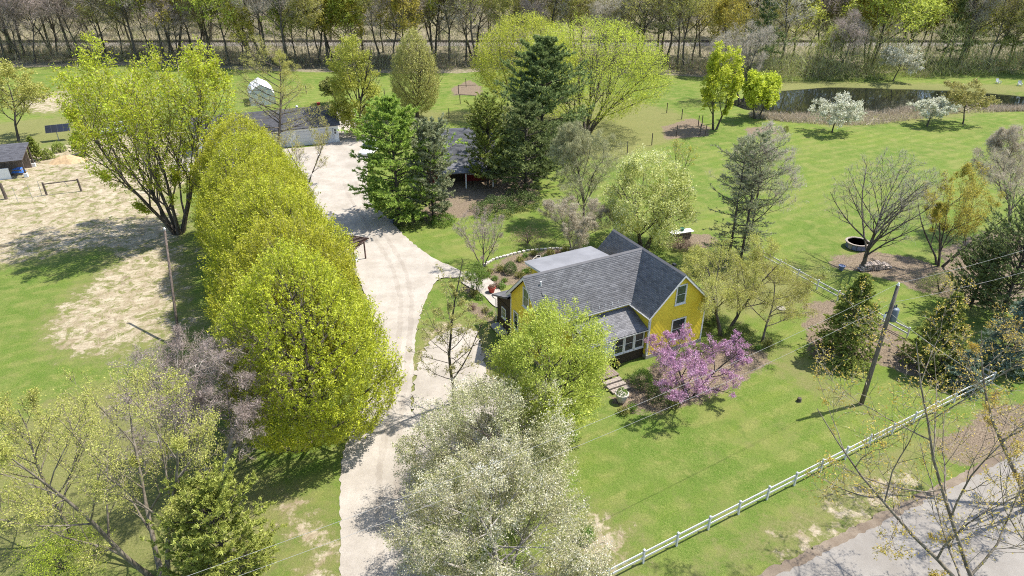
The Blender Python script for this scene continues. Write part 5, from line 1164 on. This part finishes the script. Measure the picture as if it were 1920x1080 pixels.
# conifers
def conif(name, px, hw, label, leaf, prof=PINE, seed=1, group=None, bark='bark_dark', **k):
    g, h, r_ = dims(*px, hw); return plant(name, conifer_meshes(name, seed, h, sc_prof(prof, r_), M[bark], M[leaf], **k), g, label, 'tree', group)
conif('white_pine', (1014, 308, 70), 78, 'tallest dark green pine in front of the yellow willows', 'needle_dark', PINE, 71, gap=.9, per=6, sec=11, tuft=7, needles=6, nl=.48, nw=.14, ang=(8, 40), irregular=.28, trunk_r=.28)
conif('white_pine', (748, 408, 183), 80, 'bright green bushy pine at the driveway bend', 'needle_pine', PINE, 72, gap=.72, per=6, sec=10, tuft=7, needles=6, nl=.38, nw=.115, ang=(5, 40), irregular=.25, trunk_r=.2, clear=.05)
conif('white_pine', (812, 408, 240), 40, 'grey-green pine right of the bright green pine', 'needle_grey', COLUMN, 73, gap=.65, per=6, sec=9, tuft=6, needles=6, nl=.30, nw=.10, ang=(15, 55), irregular=.2, trunk_r=.16)
conif('cedar_tree', (915, 352, 205), 36, 'dark green columnar cedar beside the red barn', 'needle_yew', COLUMN, 74, gap=.55, per=6, sec=9, tuft=5, needles=6, nl=.28, nw=.1, ang=(30, 65), trunk_r=.14)
conif('white_pine', (985, 352, 195), 72, 'dark pine bough mass right of the columnar cedar', 'needle_dark', PINE, 75, gap=.85, per=6, sec=10, tuft=6, needles=6, nl=.42, nw=.13, ang=(3, 35), irregular=.25, trunk_r=.2)
conif('old_spruce', (1365, 488, 262), 46, 'scraggly grey-green conifer behind the house, left stem', 'needle_grey', COLUMN, 76, gap=.75, per=5, sec=7, tuft=4, needles=5, nl=.26, nw=.05, ang=(-5, 35), irregular=.35, trunk_r=.14)
conif('old_spruce', (1388, 489, 248), 52, 'scraggly grey-green conifer behind the house, right stem', 'needle_grey', COLUMN, 77, gap=.75, per=5, sec=7, tuft=4, needles=5, nl=.26, nw=.05, ang=(-5, 35), irregular=.35, trunk_r=.14)
SPR = dict(gap=.34, per=8, sec=10, tuft=5, needles=5, nl=.19, nw=.075, ang=(-8, 30), droop=.12, irregular=.16)
conif('spruce_tree', (1580, 668, 512), 66, 'green spruce in mulch left of the utility pole', 'needle_yew', CONE, 78, trunk_r=.12, **SPR)
conif('spruce_tree', (1748, 690, 552), 66, 'olive-green broad spruce right of the utility pole', 'needle_yew', CONE, 79, trunk_r=.14, **SPR)
conif('juniper_tree', (1872, 600, 425), 82, 'large dark juniper at the right edge', 'needle_dark', COLUMN, 80, gap=.5, per=7, sec=9, tuft=5, needles=5, nl=.24, nw=.08, ang=(15, 55), trunk_r=.18)
conif('juniper_tree', (1818, 578, 470), 52, 'dark juniper just left of the largest one', 'needle_dark', COLUMN, 83, gap=.5, per=7, sec=8, tuft=5, needles=5, nl=.22, nw=.08, ang=(15, 55), trunk_r=.15)
conif('spruce_tree', (1885, 690, 545), 64, 'blue-grey spruce at the right edge below the juniper', 'needle_blue', CONE, 81, trunk_r=.14, **SPR)
conif('spruce_tree', (1800, 722, 660), 44, 'low dark spruce against the white fence corner', 'needle_blue', CONE, 82, trunk_r=.1, **SPR)
conif('pine_tree', (440, 1110, 930), 88, 'round green pine at the lower left beside the drive', 'needle_scots', [(.05, .8), (.2, 1), (.5, .95), (.8, .65), (1, .15)], 84, gap=.45, per=7, sec=10, tuft=7, needles=6, nl=.2, nw=.065, ang=(10, 60), irregular=.2, trunk_r=.14)
# shrubs
def shrub(name, px, hw, hgt, label, leaf, seed, n=3000, l=.07, wd=.05, group=None, **k):
    g = G(*px); d = project((g.x, g.y, .5))[2]; r_ = hw * d / FPX
    return plant(name, shrub_meshes(name, seed, r_, hgt, M[leaf], n, l, wd, **k), g, label, 'shrub', group, parts=('stem', 'foliage'))
shrub('boxwood_shrub', (1238, 752), 29, 1.7, 'large clipped dark boxwood below the redbud', 'box_leaf', 1, 5200, lump=.04)
shrub('boxwood_shrub', (1203, 722), 23, 1.4, 'round green boxwood beside the porch steps', 'leaf_green', 2, 3600, lump=.05)
shrub('boxwood_shrub', (1330, 612), 14, 1.2, 'dark clipped shrub at the right corner of the gable', 'box_leaf', 3, 3000, lump=.05)
shrub('yew_shrub', (1385, 640), 32, 1.4, 'wide dark yew on the lawn right of the gable', 'box_leaf', 4, 5000, lump=.12)
shrub('boxwood_shrub', (1384, 668), 20, 1.1, 'small round boxwood in front of the wide yew', 'box_leaf', 5, 2800)
shrub('boxwood_shrub', (957, 512), 14, 1.25, 'clipped dark globe shrub in the garden bed', 'box_leaf', 6, 3000, lump=.04)
shrub('yew_shrub', (1762, 548), 38, 1.9, 'rounded yellow-green yew above the white fence', 'needle_yew', 7, 5000, lump=.1)
shrub('green_shrub', (1097, 1010), 18, .9, 'small green bush at the bare patch by the fence', 'leaf_green', 8, 2600, lump=.15)
shrub('green_shrub', (112, 285), 13, 1.5, 'round clipped shrub by the dirt yard', 'needle_yew', 9, 2000, l=.14, wd=.1)
shrub('green_shrub', (92, 298), 11, 1.5, 'small bush beside the conical evergreen at left', 'needle_yew', 10, 1800, l=.14, wd=.1)
conif('arborvitae', (70, 302, 258), 16, 'conical evergreen beside the open shelter', 'needle_yew', CONE, 85, gap=.3, per=7, sec=6, tuft=4, needles=4, nl=.2, nw=.1, ang=(20, 60), trunk_r=.08)
conif('arborvitae', (155, 292, 250), 18, 'dark green young evergreen left of the maple limbs', 'needle_yew', CONE, 86, gap=.3, per=7, sec=6, tuft=4, needles=4, nl=.2, nw=.1, ang=(20, 60), trunk_r=.08)
shrub('green_shrub', (125, 1065), 75, 2.4, 'bright yellow-green bush at the lower left corner', 'leaf_bright', 11, 7000, lump=.25, shell=.3)
shrub('dry_grass_clump', (1275, 466), 24, 1.1, 'rust brown ornamental grass clump by the stone bar', 'leaf_brown', 12, 1600, l=.28, wd=.03)
shrub('cream_shrub', (1236, 462), 34, 1.5, 'cream-green loose shrub below the flowering pear', 'leaf_pear', 13, 3600, lump=.2, shell=.35)
shrub('dark_shrub', (1301, 517), 6, .5, 'tiny dark bush on the lawn behind the gable', 'needle_dark', 14, 500)
shrub('pond_shrub', (1473, 247), 6, 1.0, 'lone small grey shrub at the pond lawn edge', 'leaf_olive', 15, 500, l=.14, wd=.08)
shrub('pale_shrub', (1545, 520), 17, 1.0, 'pale green loose shrub by the slanting white fence', 'leaf_pear', 16, 900, l=.1, lump=.25, shell=.3)
shrub('dark_shrub', (770, 422), 30, 1.3, 'dark underplanting shrub below the bright pine', 'box_leaf', 17, 3500, l=.12, wd=.08)
shrub('dark_shrub', (830, 418), 26, 1.1, 'dark underplanting shrub below the grey-green pine', 'leaf_green', 18, 3000, l=.12, wd=.08)
shrub('dark_shrub', (930, 398), 46, 1.6, 'broad dark evergreen shrub before the barn porch', 'box_leaf', 19, 5200, l=.13, wd=.09, lump=.15)
shrub('dark_shrub', (985, 385), 36, 1.5, 'dark evergreen shrub right of the barn porch', 'box_leaf', 20, 4200, l=.13, wd=.09, lump=.15)
shrub('brown_shrub', (990, 455), 42, 1.3, 'brown bare twiggy shrub behind the garden edging', 'leaf_brown', 21, 1700, l=.16, wd=.04, lump=.3, shell=.2)
PER = [shrub_meshes('perennial', 100 + k, .45, .55, M[m], 420, .14, .06, lump=.25, shell=.25, stems=4) for k, m in enumerate(('leaf_green', 'leaf_olive', 'leaf_brown'))]
rr_ = random.Random(77); pts = [(908,520),(918,512),(928,525),(938,508),(946,528),(930,540),(940,540),(975,490),(985,482),(1000,478),(1022,486),(1032,478),(1045,476),(1060,474),(1075,480),(975,520),(985,512),(995,510),(1008,508),(1020,505),(1085,484),(890,555),(900,560),(910,585),(920,592),(932,600),(885,580),(1170,775),(1185,768),(1265,760),(1420,655),(1440,650)]
for i, p in enumerate(pts):
    k = 2 if i % 7 == 5 else i % 2; s_ = rr_.uniform(.7, 1.3)
    plant('perennial', PER[k], G(*p), ['low green perennial clump in a planting bed by the farmhouse', 'low olive perennial clump in a planting bed by the farmhouse', 'low rusty perennial clump in a planting bed by the farmhouse'][k], 'plant', 'perennials in the house beds', rz=i, s=s_, parts=('stem', 'foliage'))

# ------------------------------------------------------------------ woods along the railway
rr_ = random.Random(21); FOR = []
def fw(seed, h, r_, leaf, twig, prof, bark, lv, **k):
    lv[0].setdefault('L', .42); return tree_meshes('wood_tree', seed, h, sc_prof(prof, r_), lv, M[bark], M[twig], M[leaf], **k)
BW = lambda: [L(15, 40, t=(.3, .97), up=.3, K=6, rl=.03), L(9, 40, .55, up=.15, K=4, rmin=.022), L(9, 42, .55, K=3, rmin=.016)]
KINDS = [
 (fw(201, 23, 6.2, 'spray_grey', 'twig_grey', EGG, 'bark', BW(), trunk_r=.3, clear=.3, leaves=5, leaf_l=1.0, leaf_w=.045, leaf_spread=.35), 'bare dark-trunked woodland tree'),
 (fw(202, 25, 7.5, 'spray_grey', 'twig_grey', VASE, 'bark_dark', BW(), trunk_r=.32, stems=2, spread=.2, clear=.25, leaves=5, leaf_l=1.0, leaf_w=.045, leaf_spread=.35), 'forked bare dark-trunked woodland tree'),
 (fw(203, 21, 5.6, 'leaf_haze', 'twig_tan', EGG, 'bark', BW(), trunk_r=.24, clear=.25, leaves=5, leaf_l=.55, leaf_w=.12, leaf_spread=.35), 'tan budding woodland tree'),
 (fw(204, 19, 5.6, 'leaf_lime', 'twig_olive', ROUND, 'bark', BW(), trunk_r=.24, clear=.2, leaves=6, leaf_l=.46, leaf_w=.3, leaf_spread=.35), 'pale green leafing woodland tree'),
 (fw(205, 19, 5.4, 'spray_purple', 'twig_purple', EGG, 'bark', BW(), trunk_r=.2, clear=.25, leaves=6, leaf_l=.9, leaf_w=.05, leaf_spread=.35), 'purplish brown twiggy woodland tree'),
 (fw(206, 21, 5.2, 'leaf_gold', 'twig_olive', EGG, 'bark_dark', BW(), trunk_r=.26, clear=.25, leaves=5, leaf_l=.46, leaf_w=.28, leaf_spread=.35), 'golden-green leafing woodland tree'),
 (conifer_meshes('wood_pine', 207, 17, sc_prof(PINE, 3.6), M['bark_dark'], M['needle_dark'], gap=1.3, per=5, sec=6, tuft=4, needles=5, nl=.6, nw=.16, clear=.25, ang=(5, 40), irregular=.3, trunk_r=.24), 'dark green woodland pine'),
]
LAND = [(60, 'above the leftmost small tree'), (170, 'above the maple left'), (300, 'above the maple top'), (420, 'above the maple right'), (540, 'above the storage tent'), (640, 'left of the upright yellow tree'), (730, 'above the upright yellow tree'), (840, 'above the oval tree'), (960, 'above the left willow'), (1110, 'behind the tall pine'), (1240, 'above the right willow'), (1330, 'between willow and lime tree'), (1430, 'above the lime trees'), (1530, 'above the pond left'), (1640, 'above the left crabapple'), (1750, 'above the right crabapple'), (1850, 'above the olive pond tree'), (99999, 'above the lawn chairs')]
def put_wood(x, y, k, s_, lb=None, tilt=0):
    if lb is None:
        px_ = project((x, y, 0))[0]
        where = [q for p_, q in LAND if px_ < p_][0]
        rank = 'this side of the track' if y < RAIL_Y - 3 else ('just across the track' if y < 235 else ('well beyond track' if y < 280 else 'deepest in the woods'))
        lb = f'{KINDS[k][1]} {rank}, {where}'
    plant('woodland_tree', KINDS[k][0], (x, y, 0 if abs(y - RAIL_Y) > 6 else .6), lb, 'tree', 'woodland trees along the railway', rz=rr_.uniform(0, 6.28), s=s_, sz=s_ * rr_.uniform(.9, 1.12), tilt=(rr_.gauss(0, .05), rr_.gauss(0, .05) + tilt))
def pick(px, far):
    """kinds as the photograph mixes them across the width"""
    if px > 1380: wts = [3, 3, 4, 5, 1, 4, 6]
    elif px > 1000: wts = [4, 2, 5, 3, 2, 3, 1]
    elif 560 < px < 860: wts = [4, 3, 4, 3, 3, 4, 0]
    else: wts = [6, 4, 4, 1.2, 5, .8, 0]
    if far: wts[3] *= 2.2; wts[2] *= 1.8; wts[5] *= 1.3; wts[0] *= .7
    else: wts[3] *= 1.3; wts[2] *= 1.3
    return rr_.choices(range(7), wts)[0]
# edge rank, between lawn and track: base line follows the lawn edge
EDGE_Y = [(-200,118),(60,120),(250,118),(480,126),(640,132),(860,132),(960,124),(1200,130),(1330,146),(1460,155),(1600,154),(1700,148),(1900,140),(2150,134)]
def edge_y(px): return float(np.interp(px, [e[0] for e in EDGE_Y], [e[1] for e in EDGE_Y]))
for i in range(112):
    px = -150 + i * 19.9 + rr_.uniform(-11, 11); yb = rr_.uniform(97, edge_y(px)); g = G(px, yb)
    put_wood(g.x, g.y, pick(px, False), rr_.uniform(.7, 1.28))
n_ = 0
for row_y in np.linspace(206, 345, 11):
    half = row_y * .78 + 18; m = 13 + int(n_ * .8); n_ += 1
    for j in range(m):
        x = -half + 2 * half * (j + rr_.uniform(.1, .9)) / m; y = row_y + rr_.uniform(-5, 5)
        px = project((x, y, 0))[0]; put_wood(x, y, pick(px, True), rr_.uniform(.85, 1.3))
# conspicuous woodland trees
for (px, k, s_, lb, tl) in (((45, 110), 1, 1.1, 'large pale dead-limbed tree at the far left of the woods', 0), ((330, 100), 1, 1.15, 'big dark forked tree above the maple crown', .05), ((598, 118), 5, 1.0, 'golden leafing tree left of the upright yellow tree', 0), ((625, 116), 5, 1.05, 'golden leafing tree right behind the upright yellow tree', 0),
                            ((1240, 100), 0, 1.0, 'tall straight dark trunk right of the willow', 0), ((1790, 130), 1, 1.05, 'dark leaning forked tree across the pond', .16), ((1390, 190), 1, .62, 'dark leaning bare tree at the left end of the pond', .15), ((1630, 118), 1, 1.0, 'great bare many-limbed tree above the pond', 0), ((1545, 140), 3, .5, 'bushy bright green tree at the far pond bank', 0)):
    g = G(*px); put_wood(g.x, g.y, k, s_, lb, tl)
# undergrowth: uncountable twiggy brush on the woodland floor
rg = np.random.default_rng(31); NB = 2200
px = rg.uniform(-160, 2080, NB); u_ = rg.random(NB)
yb = np.where(u_ < .55, np.array([edge_y(q) for q in px]) - rg.uniform(0, 22, NB), rg.uniform(20, 80, NB))
cen = np.array([G(a, b_)[:2] for a, b_ in zip(px, yb)]); hgt_ = rg.uniform(1.0, 3.8, NB); m_ = 40
C0 = np.repeat(np.column_stack([cen, np.zeros(NB)]), m_, 0); hh = np.repeat(hgt_, m_)
offs = rg.normal(0, 1, (NB * m_, 3)) * np.column_stack([hh * .42, hh * .42, 0 * hh]); zz = np.abs(rg.normal(0, .45, NB * m_)) * hh + .1
keep = np.abs(C0[:, 1] + offs[:, 1] - RAIL_Y) > 5
C = (C0 + offs)[keep]; C[:, 2] = zz[keep]
ax = norm(np.column_stack([offs[keep][:, 0], offs[keep][:, 1], hh[keep] * .9]) + rg.normal(0, .4, (len(C), 3)))
v, q = leaf_quads(rg, C, .85, .10, ax, .3); grn = np.where((px > 1380) & (yb > 85), .35, 0.0); ti = np.clip(np.repeat(rg.random(NB) * .75 + grn, m_)[keep] + rg.normal(.12, .15, len(C)), 0, 1)
tag(link(bpy.data.objects.new('undergrowth', np_mesh('undergrowth', v, tris=q, mats=[M['brush']], tint=ti))), 'tangled brown undergrowth on the woodland floor', 'undergrowth', kind='stuff')
# fine twig mass of the far wood, between the trees one can tell apart
NB, m_ = 3000, 46
cy = 204 + 190 * rg.random(NB) ** 1.1; cx = rg.uniform(-1, 1, NB) * (cy * .80 + 20); top_ = rg.uniform(5, 17, NB); rad = rg.uniform(1.6, 3.6, NB)
zf = rg.random((NB, m_)); C = np.stack([cx[:, None] + rg.normal(0, 1, (NB, m_)) * rad[:, None] * .6, cy[:, None] + rg.normal(0, 1, (NB, m_)) * rad[:, None] * .6, .4 + zf * top_[:, None]], -1).reshape(-1, 3)
pn = np.concatenate([rg.uniform(-160, 2080, 700), rg.uniform(1330, 2080, 400)]); yn = np.array([edge_y(a) for a in pn]) - 2 - rg.random(1100) ** 1.3 * 34; cn = np.array([G(a, max(c_, 98)) for a, c_ in zip(pn, yn)]); tn_ = rg.uniform(3, 10, 1100) * np.where(pn > 1350, 1.3, 1)
Cn = np.stack([cn[:, None, 0] + rg.normal(0, 1.3, (1100, 40)), cn[:, None, 1] + rg.normal(0, 1.3, (1100, 40)), .3 + rg.random((1100, 40)) * tn_[:, None]], -1).reshape(-1, 3)
C = np.concatenate([C, Cn]); v, q = leaf_quads(rg, C, 1.9, .075, np.tile([[0, 0, .9]], (len(C), 1)), .55)
ti = np.clip(np.concatenate([np.repeat(rg.random(NB) ** .8, m_), np.repeat(rg.random(1100) * .9 + np.where(pn > 1350, .4, 0), 40)]) * .9 + rg.normal(.05, .12, len(C)), 0, 1)
tag(link(bpy.data.objects.new('woods_thicket', np_mesh('woods_thicket', v, tris=q, mats=[M['far_twigs']], tint=ti))), 'hazy thicket of bare twigs filling the woods', 'woods', kind='stuff')
# reeds on the near bank of the pond
n_ = 13000; px = rg.uniform(1405, 1960, n_); lo = np.interp(px, [1400, 1480, 1560, 1640, 1700, 1800, 1900, 1960], [212, 216, 213, 208, 203, 194, 203, 203]); hi = np.interp(px, [1400, 1480, 1560, 1640, 1700, 1800, 1900, 1960], [220, 230, 235, 235, 227, 213, 209, 208])
yy = lo + (hi - lo) * rg.random(n_); C = np.array([G(a, b_) for a, b_ in zip(px, yy)]); C[:, 2] = rg.uniform(-.15, .45, n_); dens = np.sin(C[:, 0] * .35) * np.sin(C[:, 1] * .6 + 1) + rg.random(n_) * 1.4 > .1
C = C[dens]; v, q = leaf_quads(rg, C, 1.35, .09, np.tile([[0.1, 0, 1.0]], (len(C), 1)), .55)
tag(link(bpy.data.objects.new('reeds', np_mesh('reeds', v, tris=q, mats=[M['reed']], tint=np.clip(rg.normal(.5, .25, len(C)), 0, 1)))), 'dry tan reeds along the near pond bank', 'reeds', kind='stuff')
